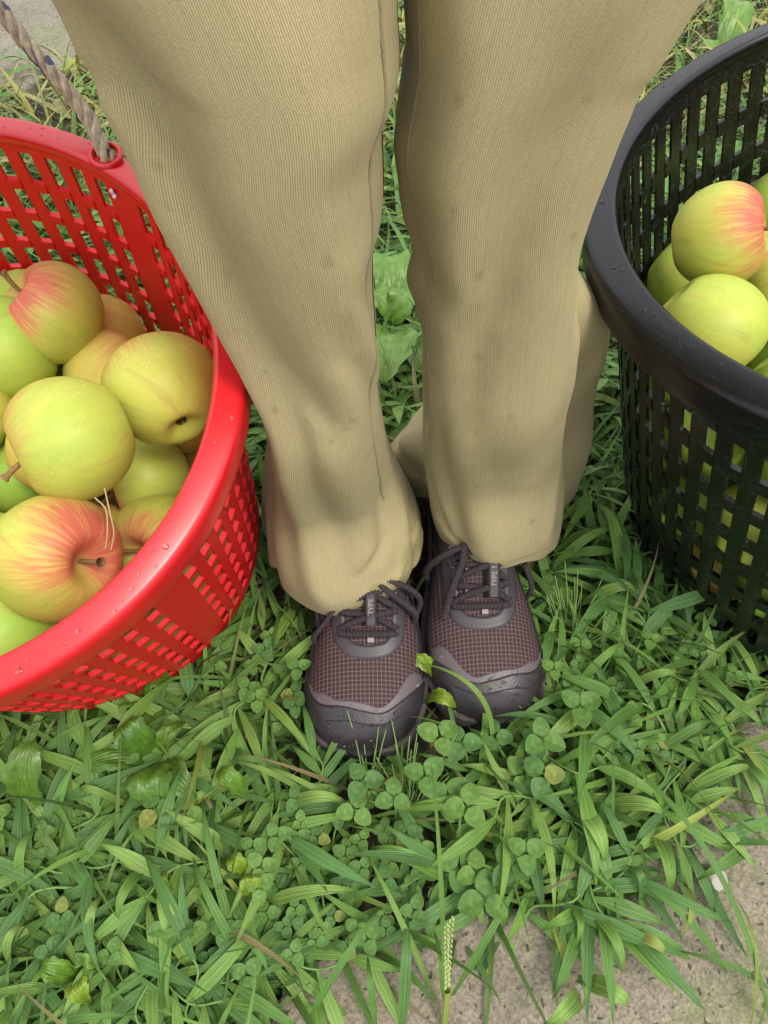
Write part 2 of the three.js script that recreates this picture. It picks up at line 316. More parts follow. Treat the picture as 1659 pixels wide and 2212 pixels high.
// axis is given as seen in the picture: right, up, towards the viewer
const camAxis = (x, y, z) => { const rx = V(1, 0, 0), u = V(0, CP, -SP), b = V(0, SP, CP); return rx.multiplyScalar(x).addScaledVector(u, y).addScaledVector(b, z); };
const spots = { red: [], black: [] };
function seen(bk, px, py, dia, r, ax, spin, mat, label, k, stem = true, group) {
  const d = 2 * r * FOC / dia * 0.985; const p = atDepth(px, py, d);
  { const B = bk === 'red' ? redBasket : blackBasket, f = B.userData.frame, l = B.worldToLocal(p.clone()), q = Math.hypot(l.x, l.z), lim = lerp(f.rb, f.R, l.y / f.h) - r - 0.002; if (q > lim) { l.x *= lim / q; l.z *= lim / q; p.copy(B.localToWorld(l)); } }   // keep it inside the wall
  apple(p, r, camAxis(...ax).toArray(), spin, mat, label, group, k, stem); spots[bk].push({ p, r });
}
const S = seen;
S('red', 116, 680, 214, 0.0405, [-0.62, 0.42, 0.66], 0.6, 4, 'red streaked apple with upright stem, topmost against the red lattice', 0);
S('red', 10, 755, 218, 0.041, [0.95, 0.25, -0.1], 0.4, 3, 'plain green apple under the red streaked topmost one in the red basket', 1, false);
S('red', -72, 885, 214, 0.040, [-0.7, 0.3, 0.5], 2.0, 0, 'dull yellow apple touching a plain green one in the red basket', 2);
S('red', 155, 946, 268, 0.0425, [-0.84, -0.40, 0.36], 4.3, 0, 'large green apple with pink cheek and stem pointing at the red rim bottom', 1);
S('red', 362, 843, 246, 0.0425, [-0.5, 0.78, -0.34], 1.2, 0, 'green apple with its dark calyx turned to the red rim', 3);
S('red', 238, 812, 196, 0.039, [0.5, 0.75, -0.2], 0.2, 5, 'orange yellow apple wedged behind two green ones in the red basket', 0);
S('red', 262, 775, 150, 0.037, [0.2, -0.8, -0.5], 1.0, 5, 'small orange apple deepest against the red lattice wall', 2);
S('red', 322, 1032, 202, 0.040, [-0.86, -0.32, 0.36], 5.2, 0, 'green apple with dark red streaks round its stem pit in the red basket', 2);
S('red', 118, 1204, 276, 0.0435, [0.82, -0.08, 0.42], 3.2, 4, 'largest yellow apple with a deep orange red stem pit', 0);
S('red', 348, 1168, 205, 0.0375, [-0.35, -0.3, 0.86], 2.2, 1, 'pale apple with brown stem cut off by the red rim', 1);
S('red', 0, 1385, 250, 0.0405, [0.85, -0.5, -0.1], 0.8, 3, 'plain yellow green apple lowest beside the red rim', 3, false);
S('red', 62, 1018, 196, 0.040, [0.4, -0.9, 0], 0.3, 3, 'green apple under a pointing stem in the red basket', 1, false);
S('red', -58, 1090, 190, 0.040, [-0.2, -0.6, -0.5], 0.9, 3, 'dark green apple in the shade of the red basket pile', 2, false);
S('red', 148, 805, 170, 0.038, [0.1, 0.5, -0.8], 0.5, 3, 'shaded green apple in the gap behind the large pink cheeked one', 0, false);
S('red', 415, 1000, 176, 0.039, [0.5, 0.3, -0.8], 2.5, 2, 'shaded yellow apple squeezed between the red wall and two others', 2, false);
S('black', 1553, 512, 216, 0.0385, [0.78, 0.02, 0.46], 4.4, 4, 'red cheeked apple with its stem pit showing, topmost in the black basket', 0);
S('black', 1530, 712, 232, 0.0405, [0.7, -0.7, -0.05], 0.6, 6, 'smooth pale yellow apple beside the black rim', 1, false);
S('black', 1695, 640, 205, 0.039, [0.9, 0.3, 0.05], 2.2, 5, 'yellow orange apple below the red cheeked one in the black basket', 2, false);
S('black', 1722, 752, 196, 0.039, [0.8, -0.5, 0], 1.4, 3, 'yellow green apple behind the smooth pale one in the black basket', 3, false);
S('black', 1725, 850, 228, 0.040, [0.6, -0.8, 0], 0.9, 3, 'green apple lowest beside the black rim', 0, false);
// the rest of each load: pushed apart until they sit together under the ones that show
function fill(bk, basket, n, r0, top) {
  const { R, rb, h } = basket.userData.frame, fixed = spots[bk].map(s => ({ p: basket.worldToLocal(s.p.clone()), r: s.r, fix: true }));
  const b = []; const tops = fixed.map(f => f.p.y); const ceil = top;
  for (let i = 0; i < n; i++) { const a = rr(0, 6.283), q = Math.pow(rnd(), 0.3) * (rb - r0); b.push({ p: V(Math.cos(a) * q, rr(r0, ceil - r0), Math.sin(a) * q), r: r0 * rr(0.92, 1.08) }); }
  const all = fixed.concat(b), g = basket.worldToLocal(basket.position.clone().add(V(0, -1, 0))).normalize();
  for (let it = 0; it < 260; it++) {
    for (const s of b) s.p.addScaledVector(g, 0.0006);
    for (let i = 0; i < all.length; i++) for (let j = i + 1; j < all.length; j++) {
      const A = all[i], B = all[j]; if (A.fix && B.fix) continue;
      const d = B.p.clone().sub(A.p), l = d.length() || 1e-6, o = (A.r + B.r) * 0.96 - l; if (o <= 0) continue;
      d.multiplyScalar(o / l); if (A.fix) B.p.add(d); else if (B.fix) A.p.sub(d); else { A.p.addScaledVector(d, -0.5); B.p.addScaledVector(d, 0.5); }
    }
    for (const s of b) { const lim = lerp(rb, R, s.p.y / h) - s.r - 0.001, q = Math.hypot(s.p.x, s.p.z); if (q > lim) { s.p.x *= lim / q; s.p.z *= lim / q; } s.p.y = clamp(s.p.y, s.r + 0.004, ceil + (bk === 'black' ? 0.055 : 0) * clamp((Math.cos(Math.atan2(s.p.z, s.p.x) - 2.5) - 0.6) / 0.25) * sstep(0.13, 0.17, Math.hypot(s.p.x, s.p.z))); }
  }
  for (const s of b) {
    let worst = 0; for (const t of all) if (t !== s) worst = Math.max(worst, (s.r + t.r) - s.p.distanceTo(t.p));
    if (worst > 0.022) continue;
    apple(basket.localToWorld(s.p.clone()), s.r, [rr(-1, 1), rr(-1, 1), rr(-1, 1)], rr(0, 6), [3, 3, 1, 3, 5, 0][Math.floor(rnd() * 6)], `yellow green apple buried ${s.p.y < 0.1 ? 'at the bottom of' : Math.hypot(s.p.x, s.p.z) > lerp(rb, R, s.p.y / h) - 0.055 ? 'against the wall of' : 'in the middle of'} the ${bk} basket`, `buried apples in the ${bk} basket, ${s.p.y < 0.1 ? 'bottom' : Math.hypot(s.p.x, s.p.z) > lerp(rb, R, s.p.y / h) - 0.055 ? 'wall' : 'middle'}`, Math.floor(rnd() * 4), false);
  }
}
fill('red', redBasket, 52, 0.039, 0.195);
fill('black', blackBasket, 108, 0.039, 0.232);
{ // two dry grass stalks lying between the apples
  const m = std({ color: lin(0.42, 0.3, 0.14), roughness: 0.9 });
  const st = [[[226, 1055], [238, 1110], [246, 1150], [240, 1188]], [[205, 1075], [228, 1100], [232, 1150], [228, 1184]]];
  for (const s of st) { const mm = part(numbered('dry_stalk'), tube(s.map(([x, y], i) => atDepth(x, y, 0.462 - 0.004 * Math.sin(i))), 0.0005, 6, 24), m, scene); tag(mm, 'thin dry stalk lying in the orange red stem pit of the largest yellow apple', 'stalk', 'dry stalks among the apples'); }
}

// ---------------------------------------------------------------- person: body, trousers, shoes
const person = thing('person', 'person in tan corduroy trousers and maroon trail shoes standing between two baskets', 'person');
// silhouettes of the legs read from the picture: row, inner edge, outer edge, outer edge of the back panel
const rowsL = [[36, 858, 196, 158], [150, 861, 262, 222], [261, 826, 318, 296], [350, 826, 352, 340], [440, 826, 393, 386], [520, 808, 432, 428], [597, 806, 468, 462], [700, 812, 516, 510], [834, 818, 574, 570], [900, 826, 584, 576], [1012, 846, 582, 566], [1100, 880, 572, 560], [1170, 914, 576, 562]];
const rowsR = [[36, 874, 1430, 1456], [150, 867, 1366, 1392], [261, 857, 1322, 1344], [350, 877, 1285, 1292], [440, 893, 1258, 1258], [520, 913, 1248, 1246], [597, 900, 1248, 1256], [650, 906, 1243, 1300], [700, 908, 1240, 1322], [779, 910, 1232, 1316], [865, 912, 1216, 1298], [967, 914, 1218, 1284], [1087, 928, 1216, 1250], [1149, 934, 1206, 1226]];
function legTable(rows, Z, dir, extra) { // front panel and back panel each keep their own heights
  const zz = y => Z + extra * sstep(1000, 800, y);
  const t = rows.map(([y, a, b]) => { const A = atZ(a, y, zz(y)), B = atZ(b, y, zz(y)); return [A.y, A.x, B.x]; }), k = rows.map(([y, , , c]) => { const C = atZ(c, y, zz(y) - 0.05); return [C.y, C.x]; });
  t.reverse(); k.reverse(); t.unshift([-0.02, t[0][1], t[0][2] + dir * 0.004]); k.unshift([-0.03, k[0][1] + dir * 0.004]);
  t.push([0.66, -dir * 0.004, dir * 0.176], [0.78, -dir * 0.012, dir * 0.19], [0.95, -dir * 0.01, dir * 0.185]); k.push([0.66, dir * 0.180], [0.78, dir * 0.195], [0.95, dir * 0.185]);
  t.back = k; return t;
}
function look(t, y, k) { // smooth lookup
  let i = 0; while (i < t.length - 2 && t[i + 1][0] < y) i++;
  const P = j => t[clamp(j, 0, t.length - 1)][k], d = t[i + 1][0] - t[i][0], u = clamp((y - t[i][0]) / d);
  const m0 = (P(i + 1) - P(i - 1)) / 2, m1 = (P(i + 2) - P(i)) / 2, u2 = u * u, u3 = u2 * u;
  return (2 * u3 - 3 * u2 + 1) * P(i) + (u3 - 2 * u2 + u) * m0 + (-2 * u3 + 3 * u2) * P(i + 1) + (u3 - u2) * m1;
}
// folds: each a line (height, place round the leg 0..1 from inseam over the front) with a width and a push in or out
const foldsL = [
  { pts: [[0.56, 0.42], [0.42, 0.39], [0.3, 0.35], [0.2, 0.31], [0.11, 0.27]], w: 0.036, a: 0.0087 },
  { pts: [[0.56, 0.34], [0.42, 0.32], [0.3, 0.285], [0.2, 0.25], [0.12, 0.22]], w: 0.045, a: -0.0067 },
  { pts: [[0.58, 0.37], [0.5, 0.33], [0.4, 0.27], [0.35, 0.22]], w: 0.050, a: -0.0080 },
  { pts: [[0.45, 0.13], [0.41, 0.09], [0.37, 0.055]], w: 0.030, a: 0.0046 },
  { pts: [[0.41, 0.15], [0.38, 0.11], [0.345, 0.07]], w: 0.030, a: -0.0046 },
  { pts: [[0.58, 0.17], [0.46, 0.15], [0.35, 0.13]], w: 0.056, a: 0.0053 },
  { pts: [[0.22, 0.47], [0.13, 0.44], [0.06, 0.42]], w: 0.030, a: -0.0074 },
  { pts: [[0.2, 0.09], [0.15, 0.12], [0.13, 0.18]], w: 0.028, a: -0.0055 },
  { pts: [[0.16, 0.04], [0.12, 0.08], [0.105, 0.15]], w: 0.026, a: 0.0055 },
  { pts: [[0.13, 0.02], [0.09, 0.06], [0.08, 0.12]], w: 0.020, a: -0.0046 },
  { pts: [[0.6, 0.56], [0.48, 0.545], [0.38, 0.53]], w: 0.022, a: -0.0065 },
];
const foldsR = [
  { pts: [[0.4, 0.515], [0.3, 0.515], [0.1, 0.515]], w: 0.012, a: -0.0068 },
  { pts: [[0.58, 0.16], [0.5, 0.17], [0.42, 0.16], [0.34, 0.14]], w: 0.045, a: 0.0080 },
  { pts: [[0.54, 0.28], [0.46, 0.25], [0.4, 0.2], [0.33, 0.16]], w: 0.050, a: -0.0087 },
  { pts: [[0.58, 0.4], [0.48, 0.38], [0.38, 0.34], [0.28, 0.3]], w: 0.067, a: 0.0053 },
  { pts: [[0.54, 0.42], [0.46, 0.44], [0.4, 0.46]], w: 0.039, a: -0.0094 },
  { pts: [[0.27, 0.11], [0.2, 0.13], [0.12, 0.16]], w: 0.030, a: -0.0055 },
  { pts: [[0.27, 0.17], [0.18, 0.2], [0.1, 0.22]], w: 0.045, a: 0.0060 },
  { pts: [[0.4, 0.475], [0.3, 0.44], [0.2, 0.41], [0.12, 0.36]], w: 0.020, a: 0.0037 },
  { pts: [[0.36, 0.5], [0.28, 0.475], [0.2, 0.455], [0.13, 0.42]], w: 0.022, a: -0.0082 },
  { pts: [[0.16, 0.06], [0.12, 0.1], [0.105, 0.18], [0.11, 0.3]], w: 0.024, a: -0.0055 },
  { pts: [[0.48, 0.04], [0.44, 0.02], [0.38, 0.0]], w: 0.030, a: 0.0065 },
  { pts: [[0.36, 0.02], [0.3, 0.035], [0.24, 0.02]], w: 0.030, a: -0.0055 },
];
function foldAt(folds, y, t) {
  let s = 0;
  for (const f of folds) {
    const P = f.pts, n = P.length - 1; const y0 = Math.max(P[0][0], P[n][0]), y1 = Math.min(P[0][0], P[n][0]);
    if (y > y0 + 0.05 || y < y1 - 0.05) continue;
    let q = P[n][1]; if (y >= P[0][0]) q = P[0][1]; else for (let i = 0; i < n; i++) if (y <= P[i][0] && y >= P[i + 1][0]) q = lerp(P[i][1], P[i + 1][1], (P[i][0] - y) / (P[i][0] - P[i + 1][0]));
    let d = t - q; d -= Math.round(d);
    s += f.a * Math.exp(-d * d / (f.w * f.w)) * sstep(y1 - 0.05, y1 + 0.02, y) * sstep(y0 + 0.05, y0 - 0.02, y);
  }
  return s;
}
function makeLeg(o) {
  const { tab, dir } = o, NU = 260, NV = 230, IN = 6;
  const shape = (y, t, plain = false) => { // y height, t round the leg from the inseam over the front
    const f = t * Math.PI * 2, xi = look(tab, y, 1), xo = look(tab, y, 2), xb = look(tab.back, y, 1);
    const zc = o.zc(y), bf = o.bf(y), bb = o.bb(y), xbi = xi + o.xbi(y);
    const k = t < 0.5 ? 0 : sstep(0.5, 0.565, t);
    const ki = t < 0.5 ? 0 : sstep(0.72, 1.0, t) * 0;
    const c0 = (xi + xo) / 2, a0 = (xo - xi) / 2, c1 = (xbi + xb) / 2, a1 = (xb - xbi) / 2;
    const kk = t > 0.8 ? lerp(k, 0, sstep(0.93, 1, t)) : k;
    const c = lerp(c0, c1, kk), a = lerp(a0, a1, kk), ct = Math.cos(f), st = Math.sin(f);
    const e = t > 0.5 && t < 0.75 ? lerp(0.95, 0.34, sstep(0.5, 0.57, t)) : t >= 0.75 ? lerp(0.34, 0.95, sstep(0.75, 1, t)) : 0.95;
    const p = V(c - a * Math.sign(ct) * Math.pow(Math.abs(ct), e), y, zc + (st > 0 ? bf : bb) * Math.sign(st) * Math.pow(Math.abs(st), 0.9));
    if (plain) return p;
    const n = V(-ct * dir, 0, st).normalize();
    const w = 0.0026 * (fbm(t * 8 + 30 * o.s, y * 6, 200 + o.s, 2) - 0.5) + 0.0007 * (fbm(t * 30, y * 16, 210 + o.s, 2) - 0.5);
    p.addScaledVector(n, foldAt(o.folds, y, t) + w);
    return p;
  };
  const hem = t => o.hem(t), YT = 0.9;
  const yAt = (t, v) => { const h = hem(t), q = Math.pow(v, 1.25); return h + (YT - h) * q; };
  const P = [];
  for (let j = 0; j <= NV; j++) { const row = []; for (let i = 0; i <= NU; i++) { const t = i / NU; row.push(o.post ? o.post(shape(yAt(t, j / NV), t), t, yAt(t, j / NV)) : shape(yAt(t, j / NV), t)); } P.push(row); }
  // arc length round each ring, measured from the front centre line
  const plainP = P.map((row, j) => row.map((_, i) => shape(yAt(i / NU, j / NV), i / NU, true)));
  const ic = Math.round(NU * 0.25), U = plainP.map(row => { const u = new Array(NU + 1).fill(0); for (let i = ic + 1; i <= NU; i++) u[i] = u[i - 1] + row[i].distanceTo(row[i - 1]); for (let i = ic - 1; i >= 0; i--) u[i] = u[i + 1] - row[i].distanceTo(row[i + 1]); return u; });
  const g = sheet(NU, NV + IN, (u, v, i, j) => {
    if (j >= IN) { const r = P[j - IN][i]; return { p: r.clone(), uv: [U[j - IN][i], yAt(i / NU, (j - IN) / NV)] }; }
    // hem turned to the inside
    const k = IN - j, r = P[Math.max(0, k - 1)][i], c = V((look(tab, r.y, 1) + look(tab, r.y, 2)) / 2, r.y, o.zc(r.y)), d = c.sub(r); d.y = 0; d.normalize();
    return { p: r.clone().addScaledVector(d, 0.0032 * (k === 1 ? 0.6 : 1)).add(V(0, k === 1 ? -0.0012 : 0.002, 0)), uv: [U[0][i], r.y] };
  });
  return { g, shape, P, NU, NV };
}
const lrp = tb => y => { let i = 0; while (i < tb.length - 2 && tb[i + 1][0] < y) i++; const u = sstep(0, 1, clamp((y - tb[i][0]) / (tb[i + 1][0] - tb[i][0]))); return lerp(tb[i][1], tb[i + 1][1], u); };
const bump1 = (t, c, w) => { let d = t - c; d -= Math.round(d); return Math.exp(-d * d / (w * w)); };
const legL = makeLeg({
  tab: legTable(rowsL, -0.40, -1, 0.036), dir: -1, s: 1, folds: foldsL,
  zc: lrp([[0, -0.415], [0.16, -0.408], [0.33, -0.366], [0.55, -0.364], [0.9, -0.41]]), bf: lrp([[0, 0.098], [0.1, 0.092], [0.2, 0.06], [0.35, 0.056], [0.55, 0.072], [0.9, 0.105]]), bb: lrp([[0, 0.10], [0.2, 0.08], [0.5, 0.085], [0.9, 0.12]]),
  xbi: lrp([[0, 0.0], [0.2, 0.0], [0.5, 0], [0.9, 0]]),
  hem: t => 0.03 + 0.052 * (t < 0.5 ? sstep(0.52, 0.4, t) : sstep(0.9, 1, t)) + 0.003 * bump1(t, 0.25, 0.12) + 0.003 * Math.sin(t * 19),
});
const legR = makeLeg({
  tab: legTable(rowsR, -0.435, 1, 0.03), dir: 1, s: 2, folds: foldsR,
  zc: lrp([[0, -0.455], [0.16, -0.442], [0.33, -0.407], [0.55, -0.402], [0.9, -0.43]]), bf: lrp([[0, 0.09], [0.1, 0.082], [0.2, 0.062], [0.35, 0.06], [0.55, 0.072], [0.9, 0.105]]), bb: lrp([[0, 0.105], [0.2, 0.1], [0.5, 0.095], [0.9, 0.12]]),
  xbi: lrp([[0, -0.056], [0.085, -0.062], [0.13, -0.035], [0.17, 0], [0.9, 0]]),
  hem: t => 0.026 + 0.056 * (t < 0.5 ? sstep(0.52, 0.36, t) : sstep(0.93, 1, t)) + 0.01 * bump1(t, 0.22, 0.1) + 0.003 * Math.sin(t * 23 + 1),
});
const cordMap = dataTex(512, 512, (u, v) => { // 16 wales wide, 27 mm square
  const w = u * 16 + 0.06 * (noise2(u * 16, v * 10, 221) - 0.5), f = w - Math.floor(w), r = Math.pow(Math.sin(f * Math.PI), 0.75);
  const wale = hash(Math.floor(w) % 16, 3, 223), pile = noise2(u * 96, v * 150, 225), cross = noise2(u * 30, v * 60, 227);
  const k = lerp(0.8, 1.0, r) * (0.985 + 0.02 * wale) * (0.9 + 0.14 * pile + 0.08 * (cross - 0.5));
  return [k, k * lerp(0.955, 1, r), k * lerp(0.85, 1, r)];
});
const cordBump = dataTex(512, 512, (u, v) => { const w = u * 16, f = w - Math.floor(w), k = 0.85 * Math.sqrt(Math.sin(f * Math.PI)) + 0.15 * noise2(u * 96, v * 150, 225); return [k, k, k]; }, false);
for (const t of [cordMap, cordBump]) t.repeat.set(1 / 0.0158, 1 / 0.0275);
const cord = phy({ map: cordMap, bumpMap: cordBump, bumpScale: 0.00016, roughness: 0.92, sheen: 0.35, sheenRoughness: 0.55, sheenColor: lin(0.75, 0.78, 0.62), specularIntensity: 0.25, vertexColors: true });
cord.color = lin(0.485, 0.425, 0.245);
function stains(g, spotsList) { // worn and damp patches in the cloth
  const q = g.attributes.position, c = new Float32Array(q.count * 3);
  for (let i = 0; i < q.count; i++) {
    const x = q.getX(i), y = q.getY(i), z = q.getZ(i);
    let k = 1 + 0.1 * (fbm(x * 22 + z * 15 + 50, y * 22, 231, 3) - 0.5), b = 1;
    for (const [sx, sy, r, d] of spotsList) { const m = Math.hypot(x - sx, y - sy) / r; if (m < 2) { const e = sstep(1.25, 0.8, m + 0.9 * (fbm(x * 160, y * 160, 233, 2) - 0.5)); k *= 1 - d * e; b *= 1 - 0.4 * d * e; } }
    c[3 * i] = k; c[3 * i + 1] = k * 0.995; c[3 * i + 2] = k * b;
  }
  g.setAttribute('color', new THREE.BufferAttribute(c, 3)); return g;
}
const rs = () => { const L = []; for (let k = 0; k < 46; k++) { const l = rnd() < 0.5; L.push([l ? rr(-0.15, 0) : rr(0.02, 0.16), rr(0.12, 0.56), rr(0.0012, 0.0036), rr(0.1, 0.24)]); } L.push([0.02, 0.06, 0.018, 0.3], [0.0, 0.1, 0.014, 0.26], [0.035, 0.085, 0.02, 0.28], [0.03, 0.12, 0.012, 0.22]); return L; };
const stainSpots = rs();
const trousers = new THREE.Group(); trousers.name = 'trousers'; person.add(trousers);
part('trouser_leg', stains(legL.g, stainSpots), cord, trousers);
part('trouser_leg', stains(legR.g, stainSpots), cord, trousers);
{ // seat and waist
  const g = sheet(80, 24, (u, v) => { const a = u * Math.PI * 2, y = 0.74 + 0.34 * v, rx = lerp(0.196, 0.165, v), rz = lerp(0.128, 0.112, v) * (v < 0.2 ? lerp(0.8, 1, v / 0.2) : 1); return { p: V(0.002 + Math.cos(a) * rx, y, -0.428 + Math.sin(a) * rz), uv: [a * 0.17, y] }; }, true);
  part('seat', stains(g, []), cord, trousers);
  const wb = new THREE.TorusGeometry(1, 0.02, 10, 72).rotateX(Math.PI / 2); wb.scale(0.166, 0.9, 0.113); wb.translate(0.002, 1.075, -0.428);
  const w = wb.toNonIndexed(); part('waistband', stains(w, []), cord, trousers);
}
for (const L of [legL, legR]) { // raised inseam where the panels meet
  const pts = []; const i = Math.round(L.NU * 0.075);
  for (let j = 44; j < L.NV * 0.72; j += 4) { const p = L.P[j][i], q = L.P[j][i + 3], r = L.P[j][i - 3], n = q.clone().sub(r).cross(V(0, 1, 0)).normalize(); if (n.z < 0) n.negate(); pts.push(p.clone().addScaledVector(n, 0.0002)); }
  const g = tube(pts, 0.0009, 6, 500, false, (l, a) => 1 + 0.3 * Math.sin(l * 3400 + a));
  const cg = stains(g, []); part('inseam', cg, cord, trousers);
}

// ---- shoes
const SL = 0.292;
const tabFn = tb => x => { let i = 0; while (i < tb.length - 2 && tb[i + 1][0] < x) i++; const P = j => tb[clamp(j, 0, tb.length - 1)][1], u = clamp((x - tb[i][0]) / (tb[i + 1][0] - tb[i][0])), m0 = (P(i + 1) - P(i - 1)) / 2, m1 = (P(i + 2) - P(i)) / 2, u2 = u * u, u3 = u2 * u; return (2 * u3 - 3 * u2 + 1) * P(i) + (u3 - 2 * u2 + u) * m0 + (-2 * u3 + 3 * u2) * P(i + 1) + (u3 - u2) * m1; };
const halfW0 = tabFn([[0, 0.02], [0.06, 0.031], [0.2, 0.036], [0.4, 0.039], [0.55, 0.046], [0.68, 0.0535], [0.78, 0.0555], [0.86, 0.053], [0.92, 0.046], [0.96, 0.037], [0.985, 0.024], [1, 0.012]]);
const halfW = q => q > 0.99 ? halfW0(0.99) * Math.sqrt(Math.max(0, (1 - q) / 0.01)) * 0.96 : halfW0(q);
const topY = tabFn([[0, 0.09], [0.15, 0.1], [0.35, 0.105], [0.5, 0.1], [0.6, 0.089], [0.7, 0.0765], [0.8, 0.067], [0.88, 0.0595], [0.94, 0.051], [0.975, 0.042], [1, 0.027]]);
const mid = q => -0.006 * sstep(0.5, 1, q);                       // toe leans to the inner side
function shoeSurf(side) {
  const base = 0.02;
  const S0 = (q, v) => { // q 0 heel .. 1 toe, v 0..1 across
    const a = v * Math.PI, w = halfW(q), t = topY(q), c = Math.cos(a), s = Math.sin(a);
    return V(-Math.sign(c) * Math.pow(Math.abs(c), 0.82) * w + side * mid(q), base + (t - base) * Math.pow(s, 0.8), q * SL);
  };
  return (q, v, off = 0) => {
    const p = S0(q, v); if (!off) return p;
    const e = 0.004, a = S0(clamp(q + e, 0, 1), v).sub(S0(clamp(q - e, 0, 1), v)), b = S0(q, clamp(v + e, 0.001, 0.999)).sub(S0(q, clamp(v - e, 0.001, 0.999)));
    const n = b.cross(a).normalize(); if (n.lengthSq() < 0.5) n.set(0, 0, 1); if (n.y < -0.2) n.negate();
    return p.addScaledVector(n, off);
  };
}
const vOf = (x, q, side) => { const k = clamp((x - side * mid(q)) / halfW(q), -1, 1), c = -Math.sign(k) * Math.pow(Math.abs(k), 1 / 0.82); return Math.acos(c) / Math.PI; };
const gridMap = dataTex(256, 256, (u, v) => { // fine light check woven into maroon cloth
  const f = x => { const k = x * 8 - Math.floor(x * 8); return Math.min(k, 1 - k); };
  const l = Math.min(f(u), f(v)), n = noise2(u * 90, v * 90, 241), e = sstep(0.095, 0.04, l);
  return [lerp(0.19 + 0.05 * n, 0.44, e), lerp(0.118 + 0.035 * n, 0.365, e), lerp(0.122 + 0.035 * n, 0.37, e)];
});
gridMap.repeat.set(1 / 0.0304, 1 / 0.0304);
const rubBump = dataTex(256, 256, (u, v) => { const k = fbm(u * 40, v * 40, 251, 3, 40); return [k, k, k]; }, false); rubBump.repeat.set(24, 24);
const cloth = std({ map: gridMap, bumpMap: gridMap, bumpScale: 0.0003, roughness: 0.8 });
const rubber = phy({ color: lin(0.03, 0.025, 0.029), bumpMap: rubBump, bumpScale: 0.0002, roughness: 0.38 });
const trim = phy({ color: lin(0.12, 0.098, 0.106), roughness: 0.5 });
const stayMat = phy({ color: lin(0.05, 0.044, 0.05), roughness: 0.42 });
const soleMat = std({ color: lin(0.075, 0.062, 0.06), roughness: 0.8, bumpMap: rubBump, bumpScale: 0.0008 });
const lugMat = std({ color: lin(0.009, 0.009, 0.01), roughness: 0.6 });
const laceMap = dataTex(32, 64, (u, v) => { const k = 0.15 + 0.09 * (Math.sin(v * 6.283 * 8 + Math.sin(u * 6.283 * 2) * 1.5) * 0.5 + 0.5); return [k * 1.08, k * 0.92, k]; }); laceMap.repeat.set(1, 60);
const laceMat = std({ map: laceMap, roughness: 0.92 });
const eyeMat = std({ color: lin(0.3, 0.25, 0.26), roughness: 0.8 });
const drop = phy({ color: 0xffffff, transmission: 1, roughness: 0.02, ior: 1.33, thickness: 0.002 });
function tongueTex() {
  const c = document.createElement('canvas'); c.width = 512; c.height = 128; const x = c.getContext('2d');
  x.fillStyle = '#393437'; x.fillRect(0, 0, 512, 128); x.fillStyle = '#98928f'; x.font = '52px sans-serif'; x.textBaseline = 'middle'; x.fillText('TYPE 1 FUN', 78, 66);
  const t = new THREE.CanvasTexture(c); t.colorSpace = THREE.SRGBColorSpace; t.anisotropy = 4; return t;
}
const tongueMat = std({ map: tongueTex(), roughness: 0.6 });
